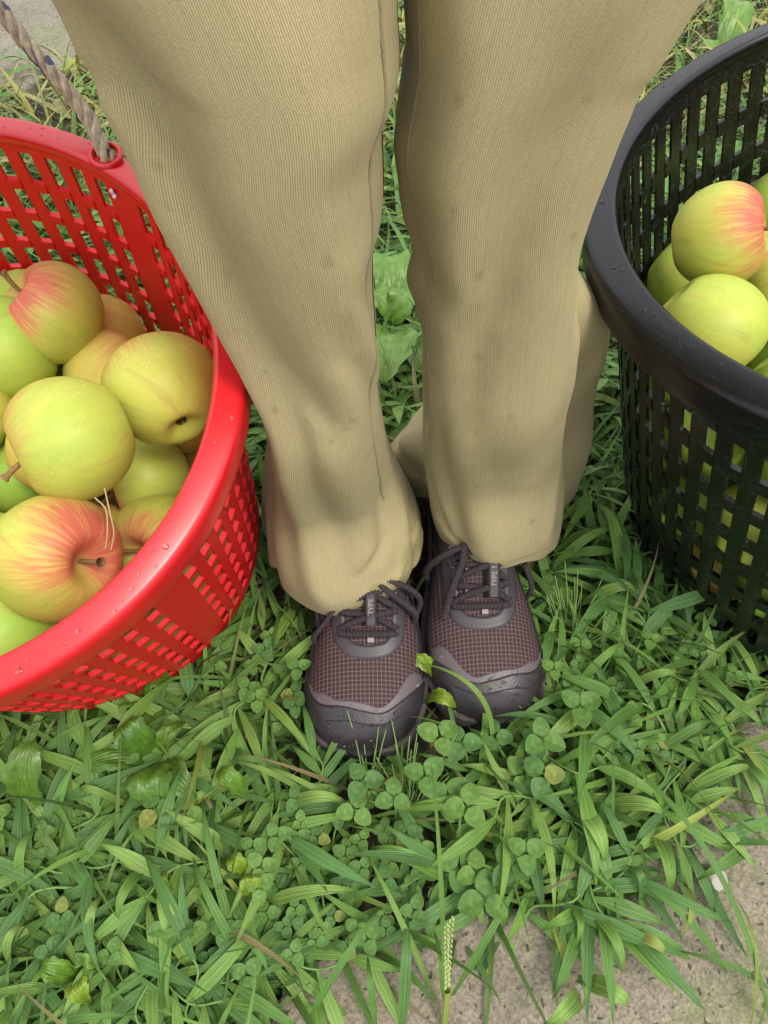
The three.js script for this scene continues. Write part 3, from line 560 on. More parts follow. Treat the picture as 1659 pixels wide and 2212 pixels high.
function shoe(side, toe, yaw, label) { // side: +1 inner side lies at +x
  const g = new THREE.Group(); g.name = 'shoe'; g.userData.label = label; person.add(g);
  g.position.set(toe.x - Math.sin(yaw) * SL, 0.004, toe.z - Math.cos(yaw) * SL); g.rotation.y = yaw;
  const S = shoeSurf(side);
  const patch = (name, nu, nv, q0, q1, v0, v1, off, mat) => part(name, sheet(nu, nv, (u, w) => {
    const v = lerp(v0, v1, u), q = lerp(q0(v), q1(v), w), e = Math.min(w, 1 - w) * nv, ee = Math.min(u, 1 - u) * nu;
    const p = S(q, clamp(v, 0.002, 0.998), typeof off === 'function' ? off(u, w, q) : off * Math.min(1, Math.min(e, ee) / 1.5));
    return { p, uv: [p.x, q * SL] };
  }), mat, g);
  patch('upper', 70, 90, () => 0.001, () => 0.9985, 0, 1, () => 0, cloth);
  // edges of the toe cap and of the pale band above it, as distance from the toe tip
  const ang = v => side > 0 ? v : 1 - v;                              // 1 at the inner side
  const capE = v => { const a = ang(v), c = Math.abs(v - 0.5) * 2; return (0.0285 + 0.056 * Math.pow(c, 2.2) + 0.003 * Math.sin(a * 17 + 1)) / SL; };
  const bandE = v => { const a = ang(v), c = Math.abs(v - 0.5) * 2; return capE(v) + (0.0042 + 0.013 * Math.exp(-Math.pow((a - 0.76) / 0.11, 2)) + 0.0035 * Math.exp(-Math.pow((a - 0.27) / 0.08, 2)) + 0.0012 * Math.sin(a * 29)) / SL; };
  patch('trim_band', 110, 12, v => 1 - bandE(v), v => 1 - capE(v) + 0.006, 0.005, 0.995, 0.0011, trim);
  patch('toe_cap', 110, 30, v => 1 - capE(v), () => 0.9985, 0.003, 0.997, 0.0021, rubber);
  // rubber foxing down both sides
  for (const [a, b] of [[0.0, 0.15], [0.85, 1.0]]) patch('mudguard', 12, 60, () => 0.02, v => 1 - capE(v) + 0.004, a, b, 0.0016, rubber);
  { // moulded line across the toe cap
    const pts = []; for (let k = 0; k <= 40; k++) { const v = lerp(0.1, 0.9, k / 40); pts.push(S(1 - capE(v) * 0.62, v, 0.0022)); }
    part('moulded_ridge', tube(pts, 0.0007, 6, 90), rubber, g);
  }
  // lacing panel: a U laid over the cloth
  const ribbon = (name, path, w, off, mat, n = 70, m = 6, thick = true) => {
    const c = new THREE.CatmullRomCurve3(path.map(([x, s]) => V(x, 0, s)), false, 'catmullrom', 0.4);
    return part(name, sheet(m, n, (u, v) => {
      const p = c.getPointAt(v), t = c.getTangentAt(v), d = (u - 0.5) * w, x = p.x - t.z * d * -1, s = p.z - t.x * d, q = clamp(s / SL, 0.02, 0.985);
      const edge = Math.min(u, 1 - u) * m;
      return { p: S(q, vOf(x, q, side), thick ? off * (edge < 0.5 ? 0.1 : 1) : off), uv: [v, u] };
    }), mat, g);
  };
  const f = d => SL - (d - 0.0115);
  ribbon('lacing_panel', [[-0.030, f(0.215)], [-0.030, f(0.17)], [-0.029, f(0.13)], [-0.0265, f(0.104)], [-0.017, f(0.0915)], [0, f(0.088)], [0.017, f(0.0915)], [0.0265, f(0.104)], [0.029, f(0.13)], [0.030, f(0.17)], [0.030, f(0.215)]], 0.0125, 0.0016, stayMat, 120, 8);
  // tongue strap with its printed words, read from the toe up
  ribbon('tongue_strap', [[side > 0 ? 0.002 : 0.009, f(0.11)], [side > 0 ? 0.002 : 0.010, f(0.14)], [side > 0 ? 0.002 : 0.011, f(0.17)]], 0.0135, 0.0125, tongueMat, 30, 6);
  for (let k = 0; k < 4; k++) for (const sx of [-1, 1]) { const q = f(0.108 + 0.017 * k) / SL, p = S(q, vOf(sx * 0.0235, q, side), 0.0022); const e = new THREE.TorusGeometry(0.0026, 0.0009, 6, 14).rotateX(Math.PI / 2 - 0.35).translate(p.x, p.y, p.z); part('eyelet', e, eyeMat, g); }
  for (const [x, d] of [[0.002, 0.0985], [0.012 * side, 0.117], [0.011 * side, 0.136]]) { const q = f(d) / SL; const p = S(q, vOf(x, q, side), 0.003); part('lace_loop', new THREE.BoxGeometry(0.006, 0.0016, 0.0055).rotateX(0.3).translate(p.x, p.y, p.z), eyeMat, g); }
  const lump = (l, a) => 1 + 0.2 * Math.sin(l * 2100 + Math.sin(a * 2) * 1.4);
  const on = (x, d, h) => { const q = f(d) / SL; h += h > 0.004 ? 0.0006 : 0; return S(q, vOf(x, q, side), h); };
  const lace = (pts, r = 0.0027) => part('lace', tube(pts, r * 1.15, 8, pts.length * 22, false, lump), laceMat, g);
  lace([on(-0.026, 0.106, 0.002), on(-0.02, 0.104, 0.0042), on(0, 0.103, 0.005), on(0.02, 0.104, 0.0042), on(0.026, 0.106, 0.002)]);
  lace([on(-0.026, 0.109, 0.002), on(-0.014, 0.113, 0.0058), on(0.004, 0.118, 0.009), on(0.018, 0.122, 0.0058), on(0.026, 0.125, 0.002)]);
  lace([on(0.026, 0.109, 0.002), on(0.014, 0.114, 0.0052), on(0.004, 0.118, 0.0045), on(-0.018, 0.122, 0.0052), on(-0.026, 0.125, 0.002)]);
  lace([on(-0.026, 0.127, 0.002), on(-0.014, 0.131, 0.0058), on(0.004, 0.137, 0.0095), on(0.018, 0.141, 0.0058), on(0.026, 0.144, 0.002)]);
  lace([on(0.026, 0.127, 0.002), on(0.014, 0.131, 0.0052), on(0.002, 0.137, 0.0045), on(-0.018, 0.141, 0.0052), on(-0.026, 0.144, 0.002)]);
  lace([on(-0.026, 0.146, 0.002), on(-0.01, 0.150, 0.008), on(0.01, 0.150, 0.008), on(0.026, 0.146, 0.002)]);
  if (side > 0) { // bow of the shoe whose loops hang to both sides
    lace([on(0.0, 0.147, 0.011), on(-0.018, 0.146, 0.012), on(-0.040, 0.132, 0.008), on(-0.052, 0.118, 0.006), on(-0.046, 0.108, 0.006), on(-0.034, 0.116, 0.009), on(-0.02, 0.132, 0.012), on(0, 0.146, 0.013)], 0.0021);
    lace([on(0.002, 0.148, 0.012), on(0.02, 0.146, 0.014), on(0.040, 0.140, 0.010), on(0.047, 0.128, 0.009), on(0.036, 0.124, 0.010), on(0.022, 0.133, 0.012), on(0.006, 0.146, 0.013)], 0.0025);
    lace([on(0, 0.147, 0.011), on(-0.02, 0.138, 0.010), on(-0.036, 0.128, 0.007), on(-0.05, 0.138, 0.006)], 0.0021);
  } else {
    lace([on(-0.012, 0.156, 0.014), on(-0.014, 0.142, 0.013), on(-0.021, 0.126, 0.010), on(-0.029, 0.108, 0.006), on(-0.033, 0.096, 0.005)], 0.003);
    lace([on(-0.006, 0.156, 0.014), on(-0.024, 0.150, 0.014), on(-0.040, 0.148, 0.010), on(-0.05, 0.156, 0.006)], 0.0026);
    lace([on(0.0, 0.156, 0.013), on(0.022, 0.156, 0.014), on(0.044, 0.150, 0.010), on(0.054, 0.136, 0.008), on(0.046, 0.13, 0.008), on(0.034, 0.146, 0.012)], 0.0024);
  }
  // midsole and lugged outsole
  const outline = d => { const P = []; for (let k = 0; k <= 60; k++) { const q = k / 60; P.push([halfW(q) + d, q]); } const sh = new THREE.Shape(); P.forEach(([w, q], k) => { const x = side * mid(q) + w, z = -(q * (SL + d) - d * 0.3); k ? sh.lineTo(x, z) : sh.moveTo(x, z); }); P.slice().reverse().forEach(([w, q]) => sh.lineTo(side * mid(q) - w, -(q * (SL + d) - d * 0.3))); return sh; };
  const mk = (d, h, y, b) => { const e = new THREE.ExtrudeGeometry(outline(d), { depth: h, bevelEnabled: true, bevelThickness: b, bevelSize: b, bevelSegments: 3, curveSegments: 4 }); e.rotateX(-Math.PI / 2); e.translate(0, y, 0); return e; };
  part('midsole', mk(0.0022, 0.014, 0.009, 0.0022), soleMat, g);
  part('outsole', mk(0.0005, 0.006, 0.001, 0.001), lugMat, g);
  { const e = new THREE.BoxGeometry(0.04, 0.02, 0.012, 8, 4, 2), q = e.attributes.position; for (let i = 0; i < q.count; i++) { const x = q.getX(i); q.setZ(i, q.getZ(i) - 14 * x * x); q.setX(i, x * (1 - 0.25 * (q.getY(i) / 0.01))); } e.translate(side * mid(1), 0.018, SL - 0.001); part('toe_bumper', fixNormals(e), lugMat, g); }
  // rain drops
  const dg = new THREE.SphereGeometry(1, 8, 6), gs = []; for (let k = 0; k < 90; k++) { const v = rr(0.12, 0.88), q = 1 - bandE(v) * Math.pow(rnd(), 0.6) * 0.95, p = S(Math.min(q, 0.985), v, 0.0022), s = rr(0.0005, 0.0017); gs.push(dg.clone().scale(s, s * 0.6, s).translate(p.x, p.y, p.z)); }
  part('water_drops', mergeGeometries(gs), drop, g).userData.kind = 'stuff';
  return g;
}
shoe(1, V(-0.0125, 0, -0.207), 0.02, 'maroon trail shoe set further forward, loops of its bow hanging to both sides');
shoe(-1, V(0.0955, 0, -0.236), 0.03, 'maroon trail shoe set further back, one lace end hanging over the toe');

// ---- body (mostly hidden in the trousers) and shirt, meshed from joined tapered limbs
function fieldMesh(bones, lo, hi, cell, k = 0.035) {
  const size = Math.max(hi.x - lo.x, hi.y - lo.y, hi.z - lo.z), res = Math.ceil(size / cell), mc = new MarchingCubes(res, new THREE.MeshStandardMaterial(), false, false, 600000);
  const c = lo.clone().add(hi).multiplyScalar(0.5), half = size / 2; mc.isolation = 0;
  const F = bones.map(([a, b, ra, rb]) => { const x = b.x - a.x, y = b.y - a.y, z = b.z - a.z; return [a.x, a.y, a.z, x, y, z, 1 / (x * x + y * y + z * z + 1e-9), ra, rb]; });
  for (let iz = 0; iz < res; iz++) for (let iy = 0; iy < res; iy++) for (let ix = 0; ix < res; ix++) {
    const X = (ix - res / 2) / (res / 2) * half + c.x, Y = (iy - res / 2) / (res / 2) * half + c.y, Z = (iz - res / 2) / (res / 2) * half + c.z; let d = 9;
    for (const f of F) {
      const px = X - f[0], py = Y - f[1], pz = Z - f[2]; let t = (px * f[3] + py * f[4] + pz * f[5]) * f[6]; t = t < 0 ? 0 : t > 1 ? 1 : t;
      const e = Math.sqrt((px - t * f[3]) ** 2 + (py - t * f[4]) ** 2 + (pz - t * f[5]) ** 2) - (f[7] + (f[8] - f[7]) * t);
      let h = 0.5 + 0.5 * (d - e) / k; h = h < 0 ? 0 : h > 1 ? 1 : h; d = d + (e - d) * h - k * h * (1 - h);
    }
    mc.field[ix + iy * res + iz * res * res] = -d;
  }
  mc.update(); const n = mc.count, g = new THREE.BufferGeometry();
  const pa = mc.positionArray.slice(0, n * 3), na = mc.normalArray.slice(0, n * 3);
  for (let i = 0; i < n; i++) { pa[3 * i] = pa[3 * i] * half + c.x; pa[3 * i + 1] = pa[3 * i + 1] * half + c.y; pa[3 * i + 2] = pa[3 * i + 2] * half + c.z; }
  g.setAttribute('position', new THREE.BufferAttribute(pa, 3)); g.setAttribute('normal', new THREE.BufferAttribute(na, 3)); g.setAttribute('uv', new THREE.BufferAttribute(new Float32Array(n * 2), 2));
  return g;
}
{
  const B = [], add = (a, b, ra, rb) => B.push([V(...a), V(...b), ra, rb]), z = -0.43;
  for (const s of [-1, 1]) {
    const ax = s < 0 ? -0.022 : 0.092, az = s < 0 ? -0.425 : -0.455;
    add([ax, 0.055, az + 0.02], [ax, 0.045, az + 0.10], 0.026, 0.022); add([ax, 0.08, az], [s < 0 ? -0.055 : 0.072, 0.46, s < 0 ? -0.37 : -0.405], 0.024, 0.03);
    add([s < 0 ? -0.06 : 0.07, 0.47, s < 0 ? -0.375 : -0.41], [s * 0.09, 0.86, z], 0.033, 0.066);
    add([s * 0.175, 1.38, z], [s * 0.245, 1.10, z - 0.01], 0.045, 0.036); add([s * 0.245, 1.10, z - 0.01], [s * 0.262, 0.86, z + 0.03], 0.034, 0.024);
    add([s * 0.262, 0.86, z + 0.03], [s * 0.262, 0.79, z + 0.045], 0.024, 0.03);
    for (let k = 0; k < 4; k++) add([s * 0.262, 0.78, z + 0.015 + 0.019 * k], [s * (0.255 - 0.008 * k), 0.70 - [0.005, 0.012, 0.008, -0.008][k] * -1, z + 0.02 + 0.018 * k], 0.009, 0.007);
    add([s * 0.258, 0.82, z + 0.07], [s * 0.245, 0.76, z + 0.095], 0.011, 0.008);
  }
  add([0, 0.9, z], [0, 1.1, z], 0.115, 0.11); add([0, 1.1, z], [0, 1.32, z], 0.115, 0.125); add([-0.15, 1.38, z], [0.15, 1.38, z], 0.06, 0.06); add([0, 1.4, z], [0, 1.52, z + 0.01], 0.052, 0.05);
  add([0, 1.6, z + 0.015], [0, 1.68, z], 0.068, 0.084); add([0, 1.575, z + 0.05], [0, 1.56, z + 0.06], 0.04, 0.03); add([0, 1.625, z + 0.085], [0, 1.60, z + 0.1], 0.01, 0.013);
  for (const s of [-1, 1]) add([s * 0.08, 1.64, z], [s * 0.085, 1.61, z], 0.014, 0.01);
  part('body', fieldMesh(B, V(-0.92, -0.02, -1.35), V(0.92, 1.82, 0.5), 0.0125, 0.02), std({ color: lin(0.5, 0.3, 0.21), roughness: 0.6 }), person);
  const s2 = []; const as = (a, b, ra, rb) => s2.push([V(...a), V(...b), ra, rb]);
  as([-0.05, 1.09, z], [0.05, 1.09, z], 0.118, 0.118); as([0, 1.1, z], [0, 1.2, z], 0.125, 0.128); as([0, 1.15, z], [0, 1.32, z], 0.13, 0.14); as([-0.15, 1.38, z], [0.15, 1.38, z], 0.075, 0.075);
  for (const s of [-1, 1]) as([s * 0.175, 1.38, z], [s * 0.22, 1.2, z - 0.005], 0.065, 0.058);
  part('shirt', fieldMesh(s2, V(-0.42, 0.78, -0.85), V(0.42, 1.62, -0.01), 0.014, 0.04), std({ color: lin(0.3, 0.32, 0.35), roughness: 0.95 }), person);
  const h2 = [[V(0, 1.69, z - 0.01), V(0, 1.7, z - 0.015), 0.094, 0.092], [V(0, 1.62, z - 0.05), V(0, 1.66, z - 0.03), 0.07, 0.085]];
  part('hair', fieldMesh(h2, V(-0.14, 1.5, -0.6), V(0.14, 1.82, -0.3), 0.008, 0.02), std({ color: lin(0.03, 0.02, 0.015), roughness: 0.8 }), person);
}

// ---------------------------------------------------------------- plants
const bladeMap = dataTex(64, 128, (u, v) => {
  const m = Math.abs(u - 0.5) * 2, rib = sstep(0.14, 0.02, m), st = noise2(u * 22, v * 2, 301), bl = fbm(u * 3, v * 7, 303, 3), k = 0.74 + 0.14 * st + 0.16 * (bl - 0.5) + 0.12 * rib;
  const tip = sstep(0.93, 1, v), pale = noise2(u * 40, v * 90, 305) > 0.93 ? 0.1 : 0;
  return [k * lerp(1, 1.25, tip) + pale, k + pale, k * lerp(1, 0.8, tip) + pale * 0.8];
}, true, false);
const bladeBump = dataTex(64, 64, (u, v) => { const k = 0.5 + 0.35 * Math.sin(u * 6.283 * 7) + 0.3 * (noise2(u * 8, v * 10, 307) - 0.5) - 0.4 * sstep(0.1, 0.0, Math.abs(u - 0.5)); return [k, k, k]; }, false, false);
const leafMat = (c, o = {}) => { const m = phy(Object.assign({ map: bladeMap, bumpMap: bladeBump, bumpScale: 0.0004, roughness: 0.42, specularIntensity: 0.6, transmission: 0.22 }, o)); m.color = c; m.side = THREE.DoubleSide; return m; };
const green = [lin(0.24, 0.465, 0.085), lin(0.19, 0.395, 0.085), lin(0.32, 0.54, 0.115), lin(0.15, 0.34, 0.085), lin(0.42, 0.53, 0.11)];
const gMats = green.map(c => leafMat(c));
const white = leafMat(lin(1, 1, 1));
// blade rising from the origin towards +z
function bladeGeo(L, W, e0, bend, o = {}) {
  const n = o.n || 8, tw = o.twist || 0, fold = o.fold ?? 0.25, side = o.side || 0, full = o.full ?? 0.3; let x = 0, y = 0, z = 0; const C = [], E = [];
  for (let i = 0; i <= n; i++) { const t = i / n, e = e0 - bend * Math.pow(t, 1.2); C.push([x, y, z]); E.push(e); const d = L / n; z += Math.cos(e) * d; y += Math.sin(e) * d; x += side * t * d; }
  return sheet(2, n, (u, v, i, j) => {
    const t = v, w = W * 0.5 * Math.pow(clamp(t / full, 0.12, 1), 0.55) * Math.pow(1 - Math.pow(clamp((t - full) / (1 - full)), 1.7), 0.9), a = tw * t, s = (u - 0.5) * 2, wav = (o.wave || 0) * Math.sin(t * 14 + s * 2) * Math.abs(s);
    const up = Math.abs(s) * w * fold + wav * w, ex = Math.cos(a) * s * w - Math.sin(a) * up, ey = Math.sin(a) * s * w + Math.cos(a) * up;
    return { p: V(C[j][0] + ex, C[j][1] + ey * Math.cos(E[j]), C[j][2] - ey * Math.sin(E[j])), uv: [u, v] };
  });
}
const R3 = (a, b) => rr(a, b);
const crab = [], thin = [];
for (let k = 0; k < 12; k++) crab.push(bladeGeo(1, R3(0.09, 0.155), R3(0.2, 0.85), R3(0.3, 1.35), { twist: R3(-0.6, 0.6), fold: R3(0.1, 0.4), side: R3(-0.3, 0.3), wave: R3(0, 0.08), full: R3(0.2, 0.4) }));
for (let k = 0; k < 8; k++) thin.push(bladeGeo(1, R3(0.03, 0.06), R3(0.5, 1.2), R3(0.4, 1.9), { twist: R3(-0.8, 0.8), fold: 0.5, side: R3(-0.4, 0.4), full: 0.15 }));
const shoeFoot = (x, z, m) => { for (const [tx, tz] of [[-0.0145, -0.207], [0.092, -0.236]]) { const q = (z - tz + SL) / SL; if (q > -m * 3 && q < 1 + m * 3 && Math.abs(x - tx) < 0.05 + m) return true; } return false; };
const underBasket = (x, z, m) => Math.hypot(x + 0.312, z + 0.426) < 0.165 + m || Math.hypot(x - 0.507, z + 0.49) < 0.21 + m;
const paved = (x, z) => inPoly(x, z, pavePoly) || inPoly(x, z, farPave);
const paveDist = (x, z) => Math.min(distPoly(x, z, pavePoly), distPoly(x, z, farPave));
const dryness = (x, z) => clamp(sstep(-1.05, -1.45, z) * (0.55 + 0.5 * (fbm(x * 4 + 9, z * 4, 311) - 0.4) + (x < -0.3 ? 0.25 : 0)));
const bare = (x, z) => sstep(0.62, 0.72, fbm(x * 5 + 31, z * 5 + 7, 313)) * (z > -0.9 ? 1 : 0.3);
const patchA = atY(840, 1880, 0), inClover = (x, z) => Math.exp(-(((x - patchA.x + 0.01) / 0.1) ** 2 + ((z - patchA.z) / 0.06) ** 2));
// undergrowth nobody could count
{
  const N = 22000, lists = new Map(); const q = new THREE.Quaternion(), eu = new THREE.Euler(0, 0, 0, 'YXZ');
  const pos = []; let guard = 0;
  while (pos.length < N && guard++ < 400000) {
    const z = rr(-2.5, 0.32), x = rr(-1, 1) * (0.62 - 0.36 * Math.min(0, z)), dens = z > -0.75 ? 1 : z > -1.3 ? 0.85 : 0.55;
    if (rnd() > dens) continue;
    if (shoeFoot(x, z, 0.004) || rnd() < bare(x, z) * 0.8 || rnd() < 0.95 * inClover(x, z)) continue;
    const pv = paved(x, z); if (pv) { const d = paveDist(x, z); if (rnd() > 0.4 * Math.exp(-d / 0.009)) continue; }
    pos.push([x, z, pv]);
  }
  for (let k = 0; k < 26000; k++) { // the same turf carries on past the edges of the view
    const z = rr(-3.6, 1.1), x = rr(-2.4, 2.4); if (Math.abs(x) < 0.62 - 0.36 * Math.min(0, z) && z > -2.5 && z < 0.32) continue; if (!paved(x, z)) pos.push([x, z, false]);
  }
  for (const [x, z, pv] of pos) {
    const isThin = rnd() < (z < -1.1 ? 0.6 : 0.38), G = isThin ? thin : crab, k = Math.floor(rnd() * G.length), key = (isThin ? 't' : 'c') + k;
    if (!lists.has(key)) lists.set(key, { g: G[k], m: [], c: [] });
    const under = underBasket(x, z, 0), L = (isThin ? rr(0.05, 0.14) : rr(0.036, 0.1)) * (under ? 0.4 : 1) * (z < -1 ? 1.15 : 1) * (Math.abs(x) > 1.3 ? 1.5 : 1);
    eu.set(rr(-0.25, 0.45) + (under ? 0.5 : 0), rr(0, 6.283), rr(-0.35, 0.35)); q.setFromEuler(eu);
    const m = new THREE.Matrix4().compose(V(x, soilH(x, z) + (pv ? 0.016 : 0) + rr(0, 0.012) - (under ? 0.006 : 0), z), q, V(L, L, L));
    const d = dryness(x, z), r = rnd(), b = rr(0.6, 1.35), c = r < 0.42 ? green[0] : r < 0.68 ? green[1] : r < 0.84 ? green[3] : r < 0.95 ? green[2] : green[4];
    const cc = c.clone().multiplyScalar(b); if (rnd() < d * 0.95) cc.lerp(rnd() < 0.6 ? lin(0.66, 0.60, 0.16) : lin(0.75, 0.6, 0.3), rr(0.4, 1)); else if (isThin && rnd() < 0.05) cc.lerp(lin(0.5, 0.4, 0.2), rr(0.5, 1));
    const L2 = lists.get(key); L2.m.push(m); L2.c.push(cc);
  }
  for (const { g, m, c } of lists.values()) {
    const im = new THREE.InstancedMesh(g, white, m.length); im.name = numbered('grass'); im.castShadow = im.receiveShadow = true;
    m.forEach((x, i) => { im.setMatrixAt(i, x); im.setColorAt(i, c[i]); });
    im.userData = { kind: 'stuff', label: 'low green grass covering the soil round the baskets', category: 'grass' }; scene.add(im);
  }
  // dead stalks and crumbs on the soil
  const bits = []; const bc = new THREE.BoxGeometry(1, 0.3, 0.06);
  const im = new THREE.InstancedMesh(bc, std({ color: 0xffffff, roughness: 0.95 }), 5200); im.name = 'plant_litter'; im.castShadow = im.receiveShadow = true;
  for (let i = 0; i < 5200; i++) { const z = rr(-2, 0.3), x = rr(-1, 1) * (0.6 - 0.35 * Math.min(0, z)), L = rr(0.004, 0.03) * (paved(x, z) ? 0.4 : 1), t = rr(0.0006, 0.0016); eu.set(rr(-0.2, 0.2), rr(0, 6.28), rr(-0.15, 0.15)); q.setFromEuler(eu); const pv = paved(x, z); im.setMatrixAt(i, new THREE.Matrix4().compose(V(x, pv ? 0.0065 : soilH(x, z) + rr(0.001, 0.006), z), q, V(pv && rnd() < 0.8 ? 0 : L, t, t * 12))); im.setColorAt(i, lin(0.3, 0.22, 0.12).lerp(lin(0.5, 0.42, 0.25), rnd()).multiplyScalar(rr(0.3, 1))); }
  im.userData = { kind: 'stuff', label: 'dry stalks and crumbs lying on the soil', category: 'litter' }; scene.add(im);
}
// crabgrass shoots: a creeping stem with broad leaves to both sides
const stemGreen = std({ color: lin(0.15, 0.27, 0.06), roughness: 0.6 });
function makeShoot(n, len, spread, mat) {
  const g = new THREE.Group(); const pts = []; for (let i = 0; i <= 4; i++) pts.push(V(0.006 * Math.sin(i * 1.7), 0.006 + 0.022 * Math.sin(i / 4 * 1.9) , len * i / 4));
  const c = new THREE.CatmullRomCurve3(pts); part('stem', tube(pts, v => lerp(0.0013, 0.0008, v), 6, 14), stemGreen, g);
  for (let k = 0; k < n; k++) {
    const t = 0.18 + 0.82 * k / (n - 1), p = c.getPointAt(t), L = rr(0.05, 0.095) * (k === n - 1 ? 0.85 : 1);
    const m = part('leaf_blade', bladeGeo(L, rr(0.0075, 0.0128), rr(0.1, 0.6), rr(0.3, 1.2), { twist: rr(-0.6, 0.6), fold: rr(0.1, 0.35), side: rr(-0.25, 0.25), wave: rr(0, 0.15), full: rr(0.2, 0.4), n: 10 }), rnd() < 0.75 ? gMats[mat] : gMats[(mat + 2) % 4], g);
    m.position.copy(p); m.rotation.set(rr(-0.1, 0.2), k === n - 1 ? rr(-0.3, 0.3) : (k % 2 ? 1 : -1) * rr(0.5, spread), rr(-0.3, 0.3), 'YXZ');
  }
  return g;
}
const shoots = []; for (let k = 0; k < 12; k++) shoots.push(makeShoot(4 + k % 4, rr(0.05, 0.1), 1.3, k % 4));
const where = (x, z) => z < -0.95 ? 'in the dry grass behind the legs' : x < -0.14 ? (z > -0.2 ? 'in front of the red basket' : 'round the foot of the red basket') : x > 0.17 ? (paveDist(x, z) < 0.05 ? 'along the pavement edge' : z < -0.3 ? 'round the foot of the black basket' : 'in front of the black basket') : z < -0.5 ? 'behind the heels of the shoes' : paveDist(x, z) < 0.05 ? 'at the pavement corner' : 'in front of the shoe toes';
function put(proto, name, label, category, group, x, y, z, turn, s, tilt = 0) {
  const o = proto.clone(); o.name = numbered(name); o.position.set(x, y, z); o.rotation.set(tilt, turn, 0, 'YXZ'); o.scale.setScalar(s); tag(o, label, category, group); scene.add(o); return o;
}
{
  let n = 0, guard = 0;
  while (n < 300 && guard++ < 9000) {
    const px = rr(-60, 1720), py = Math.pow(rnd(), 0.8) * 2250, p = atY(px, py, 0.02); if (p.z < -1.7) continue;
    if (shoeFoot(p.x, p.z, 0.03) || underBasket(p.x, p.z, 0.03)) continue;
    const pv = paved(p.x, p.z); if (pv && (paveDist(p.x, p.z) > 0.012 || rnd() < 0.6)) continue;
    if (rnd() < 1.8 * inClover(p.x, p.z)) continue;
    if (rnd() < bare(p.x, p.z) * 0.6) continue;
    const dry = rnd() < dryness(p.x, p.z);
    put(shoots[n % 12], 'crabgrass_shoot', 'broad leaved crabgrass shoot creeping ' + where(p.x, p.z), 'grass', 'crabgrass shoots ' + where(p.x, p.z), p.x, soilH(p.x, p.z) + (pv ? 0.012 : rr(0.004, 0.02)), p.z, rr(0, 6.283), rr(0.75, 1.15), rr(-0.15, 0.1)); n++;
  }
}
// single blades laid from a root to a tip as the picture shows them
const zAt = (px, py) => { const r = ray(px, py); return (0.03 - CAM_H) / r.y; };
function laidBlade(x0, y0, x1, y1, wpx, mat, o = {}) {
  const a = atY(x0, y0, o.h0 ?? 0.012), b = atY(x1, y1, o.h1 ?? 0.035), mid_ = a.clone().lerp(b, 0.55); mid_.y = (o.hm ?? 0.055); if (o.via) mid_.copy(atY(o.via[0], o.via[1], o.hm ?? 0.06));
  const c = new THREE.QuadraticBezierCurve3(a, mid_.clone().multiplyScalar(2).addScaledVector(a, -0.5).addScaledVector(b, -0.5), b);
  const W = wpx * zAt((x0 + x1) / 2, (y0 + y1) / 2) / FOC, full = o.full ?? 0.25, tw = rr(-0.4, 0.4), n = 18, fold = o.fold ?? 0.2;
  const g = sheet(4, n, (u, v) => {
    const p = c.getPoint(v), t = c.getTangent(v), sd = V(0, 1, 0).cross(t).normalize(), up = t.clone().cross(sd), s = (u - 0.5) * 2;
    const w = W * 0.5 * Math.pow(clamp(v / full, 0.2, 1), 0.5) * Math.pow(1 - Math.pow(clamp((v - full) / (1 - full)), o.cut ? 6 : 1.8), 0.9), an = tw * v + 0.1 * Math.sin(v * 7 + x0);
    const e = s * w, f = Math.abs(s) * w * fold; return { p: p.addScaledVector(sd, e * Math.cos(an) - f * Math.sin(an)).addScaledVector(up, e * Math.sin(an) + f * Math.cos(an)), uv: [u, v] };
  });
  const o2 = new THREE.Group(); o2.name = numbered('grass_plant'); scene.add(o2); part('leaf_blade', g, gMats[mat], o2); return o2;
}
